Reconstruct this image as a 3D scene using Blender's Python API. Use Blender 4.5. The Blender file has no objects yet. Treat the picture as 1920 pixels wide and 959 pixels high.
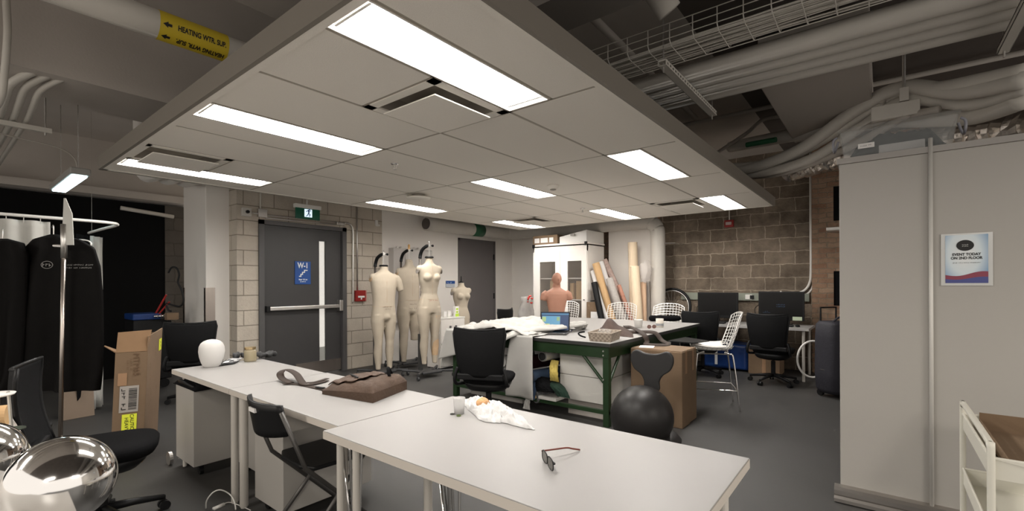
import bpy, bmesh, math, random
from mathutils import Vector, Matrix, noise
random.seed(7)
C = bpy.context.scene.collection
PI = math.pi
V = Vector
sc = bpy.context.scene
# ---------------------------------------------------------------- camera
CH, FPX, CYP = 1.364, 870.35, 532.57
YAW, ROLL = math.radians(51.488), math.radians(-0.25)
Fv = V((math.sin(YAW), math.cos(YAW), 0)); _r = V((math.cos(YAW), -math.sin(YAW), 0)); _u = V((0, 0, 1))
Rv = _r*math.cos(ROLL)+_u*math.sin(ROLL); Uv = _u*math.cos(ROLL)-_r*math.sin(ROLL)
cam = bpy.data.objects.new('camera', bpy.data.cameras.new('camera')); C.objects.link(cam)
cam.matrix_world = Matrix(((Rv.x, Uv.x, -Fv.x, 0), (Rv.y, Uv.y, -Fv.y, 0), (Rv.z, Uv.z, -Fv.z, CH), (0, 0, 0, 1)))
cam.data.sensor_width = 36; cam.data.lens = 36*FPX/1920
cam.data.shift_y = (CYP-479.5)/1920; cam.data.clip_start = 0.05
sc.camera = cam
# measured positions: a point of the photograph carried onto a real plane of the room
def ray(x, y): return Fv+Rv*((x-960)/FPX)-Uv*((y-CYP)/FPX)
def onz(x, y, z): d = ray(x, y); t = (z-CH)/d.z; return V((d.x*t, d.y*t, z))
def onx(x, y, X): d = ray(x, y); t = X/d.x; return d*t+V((0, 0, CH))
def ony(x, y, Y): d = ray(x, y); t = Y/d.y; return d*t+V((0, 0, CH))
def at(x, y, D): return ray(x, y)*D+V((0, 0, CH))
# ---------------------------------------------------------------- materials
MATS = {}
def mat(name, col, rough=.6, metal=0, var=0, scale=8, bump=0, bscale=60, emit=0, trans=0, alpha=1, spec=.5, ior=1.45, stretch=None, coat=0):
    if name in MATS: return MATS[name]
    m = bpy.data.materials.new(name); m.use_nodes = True; nt = m.node_tree; n = nt.nodes; l = nt.links
    b = n['Principled BSDF']; col = (*col, 1) if len(col) == 3 else col
    b.inputs['Base Color'].default_value = col; b.inputs['Roughness'].default_value = rough; b.inputs['Metallic'].default_value = metal
    b.inputs['Specular IOR Level'].default_value = spec; b.inputs['IOR'].default_value = ior
    b.inputs['Transmission Weight'].default_value = trans; b.inputs['Alpha'].default_value = alpha; b.inputs['Coat Weight'].default_value = coat
    if emit: b.inputs['Emission Color'].default_value = col; b.inputs['Emission Strength'].default_value = emit
    tc = n.new('ShaderNodeTexCoord'); mp = n.new('ShaderNodeMapping'); l.new(tc.outputs['Object'], mp.inputs['Vector'])
    if stretch: mp.inputs['Scale'].default_value = stretch
    tx = n.new('ShaderNodeTexNoise'); tx.inputs['Scale'].default_value = scale; tx.inputs['Detail'].default_value = 5
    l.new(mp.outputs[0], tx.inputs['Vector'])
    if var:
        mx = n.new('ShaderNodeMix'); mx.data_type = 'RGBA'
        mx.inputs[6].default_value = [c*(1-var) for c in col[:3]]+[1]; mx.inputs[7].default_value = [min(1, c*(1+var)) for c in col[:3]]+[1]
        l.new(tx.outputs['Fac'], mx.inputs[0]); l.new(mx.outputs[2], b.inputs['Base Color'])
    if bump:
        t2 = n.new('ShaderNodeTexNoise'); t2.inputs['Scale'].default_value = bscale; t2.inputs['Detail'].default_value = 6
        l.new(mp.outputs[0], t2.inputs['Vector'])
        bp = n.new('ShaderNodeBump'); bp.inputs['Strength'].default_value = bump; bp.inputs['Distance'].default_value = .01
        l.new(t2.outputs['Fac'], bp.inputs['Height']); l.new(bp.outputs[0], b.inputs['Normal'])
    MATS[name] = m; return m
def block_mat(name, c1, c2, mort, axis, bw=.405, bh=.203, gap=.008, off=0, stain=.35, bump=.5, painted=False):
    """masonry laid in real units on a wall; axis 'x' runs along world X, 'y' along world Y"""
    m = bpy.data.materials.new(name); m.use_nodes = True; nt = m.node_tree; n = nt.nodes; l = nt.links; b = n['Principled BSDF']
    b.inputs['Roughness'].default_value = .85; b.inputs['Specular IOR Level'].default_value = .25
    tc = n.new('ShaderNodeTexCoord'); sp = n.new('ShaderNodeSeparateXYZ'); cb = n.new('ShaderNodeCombineXYZ')
    l.new(tc.outputs['Object'], sp.inputs[0]); l.new(sp.outputs[0 if axis == 'x' else 1], cb.inputs[0]); l.new(sp.outputs[2], cb.inputs[1])
    nz = n.new('ShaderNodeTexNoise'); nz.inputs['Scale'].default_value = 7; nz.inputs['Detail'].default_value = 4; l.new(tc.outputs['Object'], nz.inputs['Vector'])
    ad = n.new('ShaderNodeVectorMath'); ad.operation = 'MULTIPLY_ADD'; ad.inputs[1].default_value = (.055*(.12 if painted else 1),)*3
    ad.inputs[2].default_value = (off, 0, 0)
    sb = n.new('ShaderNodeVectorMath'); sb.operation = 'SUBTRACT'; sb.inputs[1].default_value = (.5, .5, .5); l.new(nz.outputs['Color'], sb.inputs[0]); l.new(sb.outputs[0], ad.inputs[0])
    a2 = n.new('ShaderNodeVectorMath'); a2.operation = 'ADD'; l.new(cb.outputs[0], a2.inputs[0]); l.new(ad.outputs[0], a2.inputs[1])
    br = n.new('ShaderNodeTexBrick'); br.inputs['Scale'].default_value = 1; br.inputs['Brick Width'].default_value = bw; br.inputs['Row Height'].default_value = bh
    br.inputs['Mortar Size'].default_value = gap; br.inputs['Mortar Smooth'].default_value = .4
    br.inputs['Color1'].default_value = (*c1, 1); br.inputs['Color2'].default_value = (*c2, 1); br.inputs['Mortar'].default_value = (*mort, 1)
    l.new(a2.outputs[0], br.inputs['Vector'])
    n2 = n.new('ShaderNodeTexNoise'); n2.inputs['Scale'].default_value = 2.2; n2.inputs['Detail'].default_value = 9; n2.inputs['Roughness'].default_value = .7; l.new(tc.outputs['Object'], n2.inputs['Vector'])
    rp = n.new('ShaderNodeMapRange'); rp.inputs[1].default_value = .3; rp.inputs[2].default_value = .7; rp.inputs[3].default_value = 1-stain; rp.inputs[4].default_value = 1+stain; l.new(n2.outputs['Fac'], rp.inputs[0])
    mu = n.new('ShaderNodeVectorMath'); mu.operation = 'SCALE'; l.new(br.outputs['Color'], mu.inputs[0]); l.new(rp.outputs[0], mu.inputs['Scale']); l.new(mu.outputs[0], b.inputs['Base Color'])
    n3 = n.new('ShaderNodeTexNoise'); n3.inputs['Scale'].default_value = 45; n3.inputs['Detail'].default_value = 8; l.new(tc.outputs['Object'], n3.inputs['Vector'])
    mm = n.new('ShaderNodeMath'); mm.operation = 'MULTIPLY_ADD'; mm.inputs[1].default_value = -1; l.new(br.outputs['Fac'], mm.inputs[0]); l.new(n3.outputs['Fac'], mm.inputs[2])
    bp = n.new('ShaderNodeBump'); bp.inputs['Strength'].default_value = bump; bp.inputs['Distance'].default_value = .012; l.new(mm.outputs[0], bp.inputs['Height']); l.new(bp.outputs[0], b.inputs['Normal'])
    return m
WHITE = mat('white_paint', (.84, .80, .75), .7, var=.03, scale=3, bump=.05)
TILE = mat('ceiling_tile', (.86, .82, .75), .9, var=.04, scale=120, bump=.15, bscale=200, spec=.2)
FASCIA = mat('fascia_metal', (0.23, 0.207, 0.1782), .5, spec=.3)
TBAR = mat('grid_bar', (.40, .36, .30), .6)
LENS = mat('lamp_lens', (1, .965, .92), .4, emit=28.0)
REFL = mat('lamp_reflector', (.9, .88, .85), .4)
BLUELENS = mat('cool_lamp_lens', (.72, .95, 1), .4, emit=5)
FLOORM = mat('floor_paint', (0.0498, 0.0483, 0.046), .55, var=.22, scale=1.6, bump=.04, bscale=30)
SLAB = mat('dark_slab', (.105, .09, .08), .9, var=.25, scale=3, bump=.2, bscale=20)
SLABL = mat('painted_slab', (0.5002, 0.4585, 0.4169), .85, var=.08, scale=3, bump=.1)
PIPEW = mat('pipe_paint', (0.588, 0.5565, 0.504), .5, var=.05, scale=5, bump=.06, bscale=20)
PIPED = mat('conduit_paint', (.42, .385, .345), .55, var=.06, scale=6)
STEEL = mat('galvanised', (.62, .60, .57), .38, 1, var=.1, scale=20)
CHROME = mat('chrome', (.86, .85, .84), .09, 1)
BRUSH = mat('brushed_steel', (.45, .40, .36), .32, 1, var=.08, scale=30, stretch=(1, 1, .1))
DOORM = mat('door_paint', (0.0476, 0.0459, 0.0459), .42, var=.05, scale=4)
DOOR2 = mat('grey_door', (.13, .118, .115), .5, var=.04, scale=4)
BLACKW = mat('black_wall', (0.0047, 0.0047, 0.005), .75, spec=.12, var=.15, scale=3)
BLACKP = mat('black_plastic', (0.0095, 0.0095, 0.010), .42, spec=.25)
BLACKF = mat('black_fabric', (0.0056, 0.0056, 0.0062), .92, spec=.12, var=.3, scale=90, bump=.3, bscale=300)
DGREYF = mat('charcoal_mesh', (0.0099, 0.0099, 0.0104), .75, spec=.12, var=.2, scale=150, bump=.2, bscale=400)
BAGF = mat('garment_bag_cloth', (0.0034, 0.0029, 0.0027), .72, spec=.12, var=.2, scale=20, bump=.15, bscale=100)
TABLE = mat('table_laminate', (0.3214, 0.3104, 0.2995), .42, var=.02, scale=5)
TEDGE = mat('table_edge', (.60, .55, .49), .5)
LEGW = mat('white_metal', (0.544, 0.512, 0.464), .4)
LAMW = mat('white_laminate', (0.408, 0.3867, 0.357), .4, var=.02, scale=4)
GREEN = mat('green_enamel', (0.0126, 0.0357, 0.0109), .4, var=.15, scale=12)
CARD = mat('cardboard', (0.1803, 0.1193, 0.0716), .85, var=.08, scale=12, bump=.08)
CARDI = mat('cardboard_inside', (0.252, 0.154, 0.084), .9, var=.1, scale=10)
TAPE = mat('packing_tape', (.33, .20, .115), .3)
MUSLIN = mat('muslin', (0.4427, 0.4293, 0.4025), .9, var=.05, scale=10, bump=.15, bscale=120)
FORM = mat('form_linen', (0.4583, 0.3955, 0.3105), .85, var=.05, scale=9, bump=.12, bscale=250)
FORM2 = mat('form_worn', (0.5544, 0.3864, 0.2352), .85, var=.14, scale=14)
SEAM = mat('form_seam', (.50, .38, .26), .9)
TERRA = mat('terracotta_skin', (0.34, 0.17, 0.1148), .62, var=.12, scale=7, bump=.1)
WPLAST = mat('white_plastic', (.78, .76, .72), .35)
CURT = mat('white_curtain', (0.5184, 0.5112, 0.4752), .85, var=.05, scale=6, bump=.1)
LEATH = mat('brown_leather', (0.0628, 0.0363, 0.0224), .75, var=.40, scale=7, bump=.35, bscale=60)
LEATHD = mat('brown_webbing', (.035, .022, .016), .75, var=.2, scale=60, bump=.2)
BROWNF = mat('brown_canvas', (.06, .036, .028), .85, var=.25, scale=14, bump=.3)
GLASS = mat('clear_glass', (.9, .93, .92), .04, trans=.95, ior=1.3)
CLEARP = mat('clear_plastic', (.6, .62, .62), .15, alpha=.12, spec=.6)
FOIL = mat('foil_duct', (.62, .57, .52), .28, 1, var=.25, scale=12, bump=.9, bscale=18)
RED = mat('alarm_red', (.30, .018, .015), .4)
YEL = mat('label_yellow', (.62, .46, .03), .55, var=.05)
NEON = mat('sticker_yellow', (.75, .80, .05), .6)
INK = mat('ink_black', (.012, .012, .012), .6)
INKW = mat('ink_white', (.85, .85, .83), .6)
INKB = mat('ink_brown', (.13, .075, .04), .8)
SIGNB = mat('sign_blue', (.012, .075, .30), .45)
SIGNG = mat('sign_green', (.004, .11, .06), .4)
SIGNLIT = mat('sign_white_lit', (.75, .9, 1), .4, emit=.7)
PAPER = mat('paper', (.74, .72, .70), .8)
KRAFT = mat('kraft_paper', (0.527, 0.34, 0.17), .7, var=.04)
CREAM = mat('cream_paper', (.74, .60, .43), .7, var=.03)
GREYBOX = mat('foam_board', (.60, .58, .54), .7, var=.02)
SCREEN = mat('screen_dark', (.008, .0075, .0075), .3, spec=.2)
BLUE = mat('blue_bag', (0.008, 0.036, 0.16), .35, var=.2, scale=12, bump=.3, bscale=15)
SUIT = mat('navy_nylon', (.018, .017, .024), .7, var=.2, scale=20, bump=.2)
# ---------------------------------------------------------------- mesh builder
class MB:
    def __init__(s): s.b = bmesh.new()
    def _a(s, vs, fs):
        bv = [s.b.verts.new(v) for v in vs]
        for f in fs:
            try: s.b.faces.new([bv[i] for i in f])
            except ValueError: pass
        return s
    def box(s, x0, x1, y0, y1, z0, z1, M=None):
        vs = [V((x, y, z)) for z in (z0, z1) for y in (y0, y1) for x in (x0, x1)]
        if M: vs = [M @ v for v in vs]
        return s._a(vs, [(0, 2, 3, 1), (4, 5, 7, 6), (0, 1, 5, 4), (2, 6, 7, 3), (0, 4, 6, 2), (1, 3, 7, 5)])
    def quad(s, *p): return s._a([V(q) for q in p], [tuple(range(len(p)))])
    def tube(s, pts, r, n=10, cap=True, closed=False):
        pts = [V(p) for p in pts]; k = len(pts); rs = r if isinstance(r, (list, tuple)) else [r]*k
        vs = []; up = None
        for i, p in enumerate(pts):
            if closed: t = (pts[(i+1) % k]-pts[i-1])
            else: t = (pts[min(i+1, k-1)]-pts[max(i-1, 0)])
            t.normalize()
            if up is None: up = V((0, 0, 1)) if abs(t.z) < .9 else V((1, 0, 0))
            a = t.cross(up).normalized(); b = a.cross(t).normalized(); up = b
            for j in range(n):
                w = 2*PI*j/n; vs.append(p+(a*math.cos(w)+b*math.sin(w))*rs[i])
        fs = [(i*n+j, i*n+(j+1) % n, (i+1)*n+(j+1) % n, (i+1)*n+j) for i in range(k-1) for j in range(n)]
        if closed: fs += [((k-1)*n+j, (k-1)*n+(j+1) % n, (j+1) % n, j) for j in range(n)]
        elif cap: fs += [tuple(range(n))[::-1], tuple((k-1)*n+j for j in range(n))]
        return s._a(vs, fs)
    def loft(s, rings, n=24, cap=True, power=2.0):
        """rings: (x, y, z, half width, half depth) horizontal ellipses"""
        vs = []
        for (x, y, z, a, b) in rings:
            for j in range(n):
                w = 2*PI*j/n; c, d = math.cos(w), math.sin(w)
                e = 2/power
                vs.append(V((x+a*math.copysign(abs(c)**e, c), y+b*math.copysign(abs(d)**e, d), z)))
        k = len(rings)
        fs = [(i*n+j, i*n+(j+1) % n, (i+1)*n+(j+1) % n, (i+1)*n+j) for i in range(k-1) for j in range(n)]
        if cap: fs += [tuple(range(n))[::-1], tuple((k-1)*n+j for j in range(n))]
        return s._a(vs, fs)
    def lathe(s, prof, c=(0, 0, 0), n=24, M=None):
        """prof: (radius, z) around the vertical through c"""
        vs = []
        for r, z in prof:
            for j in range(n):
                w = 2*PI*j/n; v = V((max(r, 1e-4)*math.cos(w), max(r, 1e-4)*math.sin(w), z))
                vs.append((M @ v if M else v)+V(c))
        k = len(prof)
        fs = [(i*n+j, i*n+(j+1) % n, (i+1)*n+(j+1) % n, (i+1)*n+j) for i in range(k-1) for j in range(n)]
        fs += [tuple(range(n))[::-1], tuple((k-1)*n+j for j in range(n))]
        return s._a(vs, fs)
    def ball(s, c, r, n=20, m=12, sx=1, sy=1, sz=1, M=None):
        vs = []; c = V(c)
        for i in range(m+1):
            t = PI*i/m
            for j in range(n):
                w = 2*PI*j/n; v = V((r*sx*math.sin(t)*math.cos(w), r*sy*math.sin(t)*math.sin(w), r*sz*math.cos(t)))
                vs.append((M @ v if M else v)+c)
        s._a(vs, [(i*n+j, (i+1)*n+j, (i+1)*n+(j+1) % n, i*n+(j+1) % n) for i in range(m) for j in range(n)])
        return s
    def grid(s, fn, nu, nv):
        vs = [V(fn(i/nu, j/nv)) for i in range(nu+1) for j in range(nv+1)]
        return s._a(vs, [(i*(nv+1)+j, (i+1)*(nv+1)+j, (i+1)*(nv+1)+j+1, i*(nv+1)+j+1) for i in range(nu) for j in range(nv)])
    def prism(s, poly, d, M):
        """2D polygon (x, y) in the plane of M, extruded along its z by d"""
        n = len(poly); vs = [M @ V((x, y, 0)) for x, y in poly]+[M @ V((x, y, d)) for x, y in poly]
        return s._a(vs, [tuple(range(n))[::-1], tuple(range(n, 2*n))]+[(i, (i+1) % n, n+(i+1) % n, n+i) for i in range(n)])
    def build(s, name, m, parent=None, smooth=False, bev=0, sub=0, solid=0, remesh=0, kind=None, label=None):
        bmesh.ops.remove_doubles(s.b, verts=s.b.verts, dist=1e-5)
        bmesh.ops.recalc_face_normals(s.b, faces=s.b.faces)
        me = bpy.data.meshes.new(name); s.b.to_mesh(me); s.b.free()
        ms = m if isinstance(m, list) else [m]
        for q in ms: me.materials.append(q)
        if smooth: me.shade_smooth()
        o = bpy.data.objects.new(name, me); C.objects.link(o)
        if solid: q = o.modifiers.new('s', 'SOLIDIFY'); q.thickness = solid; q.offset = 0
        if remesh: q = o.modifiers.new('r', 'REMESH'); q.mode = 'VOXEL'; q.voxel_size = remesh; q.use_smooth_shade = True; q = o.modifiers.new('sm', 'SMOOTH'); q.iterations = 6; q.factor = .5
        if bev: q = o.modifiers.new('b', 'BEVEL'); q.width = bev; q.segments = 2; q.limit_method = 'ANGLE'
        if sub: q = o.modifiers.new('u', 'SUBSURF'); q.levels = sub; q.render_levels = sub
        attach(o, parent)
        if kind: o['kind'] = kind
        if label: o['label'] = label
        return o
WORLD = {}
def attach(o, parent):
    if parent is not None:
        o.parent = parent
        if parent.name in WORLD: o.matrix_parent_inverse = WORLD[parent.name]
def thing(name, label, cat, loc=(0, 0, 0), rz=0, group=None, world=False):
    """an Empty at the thing's base; world=True when its parts are drawn in room coordinates"""
    o = bpy.data.objects.new(name, None); C.objects.link(o); o.empty_display_size = .1
    o.location = loc; o.rotation_euler = (0, 0, rz); o['label'] = label; o['category'] = cat
    if group: o['group'] = group
    if world: WORLD[o.name] = (Matrix.Translation(V(loc)) @ Matrix.Rotation(rz, 4, 'Z')).inverted()
    return o
def tag(o, label, cat, group=None, kind=None):
    o['label'] = label; o['category'] = cat
    if group: o['group'] = group
    if kind: o['kind'] = kind
    return o
def struct(o): o['kind'] = 'structure'; return o
def dup(root, loc, rz, label, group=None):
    r = root.copy(); C.objects.link(r); r.location = loc; r.rotation_euler = (0, 0, rz); r['label'] = label
    if group: r['group'] = group
    for ch in list(root.children):
        c = ch.copy(); C.objects.link(c); c.parent = r
        for g in list(ch.children):
            d = g.copy(); C.objects.link(d); d.parent = c
    return r
def basis(o, r, u):
    r = V(r).normalized(); u = V(u).normalized(); n = r.cross(u)
    return Matrix(((r.x, u.x, n.x, o[0]), (r.y, u.y, n.y, o[1]), (r.z, u.z, n.z, o[2]), (0, 0, 0, 1)))
FX = ((1, 0, 0), (0, 0, 1))      # a face turned to -Y
FY = ((0, -1, 0), (0, 0, 1))     # a face turned to -X
def text(s, size, o, r, u, m, parent, name='lettering', ax='CENTER', width=None, bold=0.0):
    cu = bpy.data.curves.new(name, 'FONT'); cu.body = s; cu.size = size; cu.align_x = ax; cu.align_y = 'CENTER'; cu.extrude = .0004; cu.offset = bold
    t = bpy.data.objects.new(name, cu); me = bpy.data.meshes.new_from_object(t); bpy.data.objects.remove(t)
    me.materials.clear(); me.materials.append(m)
    w = max(v.co.x for v in me.vertices)-min(v.co.x for v in me.vertices)
    M = basis(o, r, u)
    if width: M = M @ Matrix.Scale(width/w, 4, (1, 0, 0))
    me.transform(M)
    ob = bpy.data.objects.new(name, me); C.objects.link(ob); attach(ob, parent); return ob
def arc(c, r, a0, a1, n, ax, ay):
    c = V(c); ax = V(ax); ay = V(ay)
    return [c+ax*(r*math.cos(a0+(a1-a0)*i/n))+ay*(r*math.sin(a0+(a1-a0)*i/n)) for i in range(n+1)]
def smooth_path(pts, n=6):
    P = [V(p) for p in pts]; out = []
    for i in range(len(P)-1):
        a, b, c, d = P[max(i-1, 0)], P[i], P[i+1], P[min(i+2, len(P)-1)]
        for k in range(n):
            t = k/n; out.append(.5*((2*b)+(c-a)*t+(2*a-5*b+4*c-d)*t*t+(3*b-a-3*c+d)*t**3))
    return out+[P[-1]]
def fbm(x, y, z=0, s=1): return noise.fractal(V((x*s, y*s, z)), 1, 2, 4)
def marks(pattern, size, o, r, u, m, parent, name='indistinct_print', width=None):
    """print too small or blurred in the photo to be read: rows of broken strokes, no characters"""
    rg = random.Random(len(pattern)*7+int(size*1000)); k = MB(); M = basis(o, r, u); rows = pattern.split('\n'); h = size*.62; adv = size*.56
    n = max(len(q) for q in rows); W_ = n*adv; sx = (width/W_) if width else 1
    for j, row in enumerate(rows):
        y = ((len(rows)-1)/2-j)*size*1.1; x = -len(row)*adv/2
        for ch in row:
            if ch != ' ':
                a = x+adv*.12; b = x+adv*rg.uniform(.7, .86); y0 = y-h/2+h*rg.uniform(0, .2); y1 = y+h/2-h*rg.uniform(0, .2); s = size*.10
                ym = y0+(y1-y0)*rg.uniform(.3, .7)
                for (p, q, c, d) in ((a, a+s, y0, y1), (a, b, ym, ym+s)) if rg.random() < .6 else ((a, b, y0, y0+s), (b-s, b, y0, y1)):
                    k.prism([(p*sx, c), (q*sx, c), (q*sx, d), (p*sx, d)], .0006, M)
            x += adv
    return k.build(name, m, parent)
# ================================================================ the setting
YB, XF = 6.7, 8.42
struct(MB().box(-4, 9.2, -5, 9.6, -.1, 0).build('floor', FLOORM))
struct(MB().box(-4, 9.2, 1.2, 9.6, 3.45, 3.6).build('ceiling', SLABL))
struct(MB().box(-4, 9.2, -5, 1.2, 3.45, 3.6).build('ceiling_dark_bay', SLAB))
BLK = block_mat('block_pale', (.47, .42, .355), (.53, .475, .40), (.27, .235, .19), 'x', bh=.2035, stain=.12, painted=True)
BLKY = block_mat('block_pale_return', (.47, .42, .355), (.53, .475, .40), (.27, .235, .19), 'y', bh=.2035, stain=.12, painted=True)
BLKD = block_mat('block_soot', (.145, .113, .083), (.215, .172, .13), (.36, .30, .235), 'y', bh=.207, bw=.42, gap=.009, stain=.55, bump=.8)
BRK = block_mat('brick_old', (.26, .15, .095), (.34, .235, .16), (.25, .20, .15), 'y', bw=.21, bh=.075, gap=.007, stain=.35, bump=.8)
# door wall of painted block, with the opening for the stair door
DX0, DX1, DZ = 2.822, 4.153, 2.265
w = MB(); w.box(2.556, DX0, YB, YB+.2, 0, 3.45); w.box(DX1, 4.843, YB, YB+.2, 0, 3.45); w.box(DX0, DX1, YB, YB+.2, DZ, 3.45)
struct(w.build('wall_back', BLK))
struct(MB().box(2.550, 2.556, YB+.001, YB+.28, 0, 3.45).build('wall_back_return', BLKY))
w = MB(); w.box(4.843, 6.66, YB-.005, YB+.2, 0, 3.45); w.box(7.80, XF, YB-.005, YB+.2, 0, 3.45); w.box(6.66, 7.80, YB-.005, YB+.2, 2.3, 3.45)
struct(w.build('wall_back_white', WHITE))
struct(MB().box(XF, XF+.2, 5.3, YB+.2, 0, 3.45).build('wall_right_white', WHITE))
struct(MB().box(XF, XF+.2, 3.2, 5.3, 0, 3.45).build('wall_right_brick', BRK))
struct(MB().box(XF, XF+.2, .82, 3.2, 0, 3.45).build('wall_right', BLKD))
w = MB()
w.box(8.30, XF+.2, .55, .82, 0, 3.45); w.box(8.30, XF+.2, -5, .0, 0, 3.45)
for a, b in ((0, 1.02), (1.53, 2.27), (2.78, 3.45)): w.box(8.30, XF+.2, 0, .55, a, b)
struct(w.build('wall_right_pilaster', BRK))
w = MB(); w.box(8.33, 8.36, 0, .55, 1.02, 1.53); w.box(8.33, 8.36, 0, .55, 2.27, 2.78)
struct(w.build('window_1', BLACKW))
struct(MB().box(8.14, XF, 3.25, 4.10, 0, 3.45).build('wall_right_boxing', WHITE))
# column at the left with its steel corner guards
struct(MB().box(2.27, 2.9, 6.95, 7.80, 0, 3.45).build('pillar_1', WHITE, bev=.01))
g = MB(); g.box(2.262, 2.268, 6.944, 7.0, .0, 1.33); g.box(2.262, 2.375, 6.942, 6.948, .0, 1.33)
struct(g.build('trim_1', BRUSH))
struct(MB().box(2.262, 2.268, 7.75, 7.81, .0, 1.33).build('trim_2', BRUSH))
struct(MB().box(-4, 2.31, 8.8, 9.0, 0, 2.62).build('wall_left', BLACKW))
struct(MB().box(2.31, 2.6, 8.78, 9.0, 0, 2.62).build('wall_left_block', block_mat('block_grey', (.10, .09, .08), (.12, .105, .09), (.08, .07, .06), 'x', stain=.15)))
struct(MB().box(-4, 2.9, 8.55, 9.0, 2.64, 2.74).build('trim_3', SLABL))
struct(MB().box(-4, 2.9, 8.75, 9.0, 2.74, 3.45).build('wall_left_top', SLABL))
# downstand beams
struct(MB().box(-4, 9, 4.70, 5.33, 2.90, 3.45).build('ceiling_beam', SLABL))
struct(MB().box(2.10, 2.42, -5, 1.9, 2.90, 3.2).build('ceiling_beam_right', mat('beam_dim', (.16, .145, .13), .8)))
struct(MB().box(-4, 2.4, 6.2, 6.5, 3.2, 3.45).build('ceiling_beam_far', SLABL))
# stair door
d = MB(); d.box(DX0, DX0+.07, YB-.03, YB+.1, 0, DZ); d.box(DX1-.07, DX1, YB-.03, YB+.1, 0, DZ); d.box(DX0, DX1, YB-.03, YB+.1, DZ-.06, DZ)
d.box(DX0+.07, DX1-.07, YB+.03, YB+.1, DZ-.075, DZ-.06)
gx0, gx1, gz0, gz1 = 3.715, 3.825, .20, 2.03
door = MB(); yy = (YB+.02, YB+.065)
door.box(DX0+.075, gx0, *yy, .01, DZ-.075); door.box(gx1, DX1-.075, *yy, .01, DZ-.075); door.box(gx0, gx1, *yy, .01, gz0); door.box(gx0, gx1, *yy, gz1, DZ-.075)
do = struct(door.build('door_1', DOORM))
d.build('door_frame', mat('door_frame_paint', (.085, .082, .082), .45), do)
MB().box(gx0, gx1, YB+.05, YB+.055, gz0, gz1).build('glass', mat('vision_glass', (.62, .64, .58), .12, spec=.6, alpha=.25), do)
k = MB()
k.box(gx0-.06, gx1+.06, YB+.5, YB+.52, 0, 2.4); k.build('stair_wall_beyond', block_mat('block_stair', (.66, .66, .58), (.70, .70, .62), (.5, .5, .44), 'x', stain=.08), do)
MB().box(gx0-.03, gx1+.03, YB+.0, YB+.02, gz0-.19, gz0-.03)
MB().box(3.35, DX1-.08, YB+.012, YB+.02, .02, .20).build('kick_plate', BRUSH, do)
pb = MB(); pb.box(2.94, 4.0, YB-.07, YB-.02, 1.0, 1.055); pb.build('push_bar', STEEL, do, bev=.008)
MB().box(4.0, 4.06, YB-.08, YB+.02, .95, 1.12).build('latch_case', STEEL, do, bev=.008)
MB().box(2.90, 2.95, YB-.075, YB+.02, .985, 1.07).build('bar_end_cap', BLACKP, do, bev=.006)
# W-1 stair sign
sg = thing('stair_sign', 'blue W-1 stair sign on the dark grey stair door', 'sign', (3.46, YB+.01, 1.6), world=True)
x0, x1 = 3.335, 3.575
MB().box(x0, x1, YB+.008, YB+.018, 1.37, 1.71).build('plate', SIGNB, sg, bev=.002)
text('W-1', .115, ((x0+x1)/2, YB+.006, 1.645), *FX, INKW, sg, bold=.003, width=.15)
st = MB(); pts = [(-.06, -.05), (-.025, -.05), (-.025, -.02), (.0, -.02), (.0, .01), (.03, .01), (.03, .04), (.07, .04), (.07, .055), (.015, .055), (.015, .025), (-.015, .025), (-.015, -.005), (-.04, -.005), (-.04, -.035), (-.06, -.035)]
st.prism(pts, .001, basis(((x0+x1)/2, YB+.007, 1.53), *FX)); st.build('stair_symbol', INKW, sg)
text('Stair West\nLevel 1', .03, ((x0+x1)/2, YB+.006, 1.425), *FX, INKW, sg, bold=.001)
# second door
do2 = MB(); do2.box(6.70, 7.76, YB-.02, YB+.04, .01, 2.26); do2 = struct(do2.build('door_2', DOOR2))
f = MB(); f.box(6.66, 6.70, YB-.03, YB+.05, 0, 2.30); f.box(7.76, 7.80, YB-.03, YB+.05, 0, 2.30); f.box(6.66, 7.80, YB-.03, YB+.05, 2.26, 2.30); f.build('door_frame', DOOR2, do2)
for z in (1.95, 1.1): MB().box(7.735, 7.75, YB-.045, YB-.02, z-.06, z+.06).build('hinge', BLACKP, do2)
# ================================================================ suspended ceiling
PX, PY, PZ, FT = .967, 1.141, 2.394, .3048
def U(u): return PX+u*FT
def W(v): return PY+v*FT
lights = [(u, v) for u in (0, 8, 16) for v in (1, 6, 12)]
difs = [(2, 2), (0, 10), (16, 2), (16, 10)]
cells = []
for i in range(5):
    for j in range(7): cells.append([4*i, 4*i+4, 2*j, 2*j+2])
tiles = []
for c in cells:
    u0, u1, v0, v1 = c; parts = [c]
    for (a, b) in lights:
        if u0 == a and v0 <= b < v1:
            parts = ([[u0, u1, v0, b]] if b > v0 else [])+([[u0, u1, b+1, v1]] if b+1 < v1 else [])
    for (a, b) in difs:
        if u0 <= a < u1 and v0 == b:
            parts = ([[u0, a, v0, v1]] if a > u0 else [])+([[a+2, u1, v0, v1]] if a+2 < u1 else [])
    tiles += parts
cl = MB(); g = .012
for u0, u1, v0, v1 in tiles: cl.box(U(u0)+g, U(u1)-g, W(v0)+g, W(v1)-g, PZ+.006, PZ+.03)
ceil2 = struct(cl.build('ceiling_tiles', TILE))
tb = MB()
for u0, u1, v0, v1 in tiles:
    for a, b, c, d in ((U(u0), U(u1), W(v0), W(v0)+g), (U(u0), U(u1), W(v1)-g, W(v1)), (U(u0), U(u0)+g, W(v0), W(v1)), (U(u1)-g, U(u1), W(v0), W(v1))):
        tb.box(a, b, c, d, PZ+.008, PZ+.02)

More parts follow.
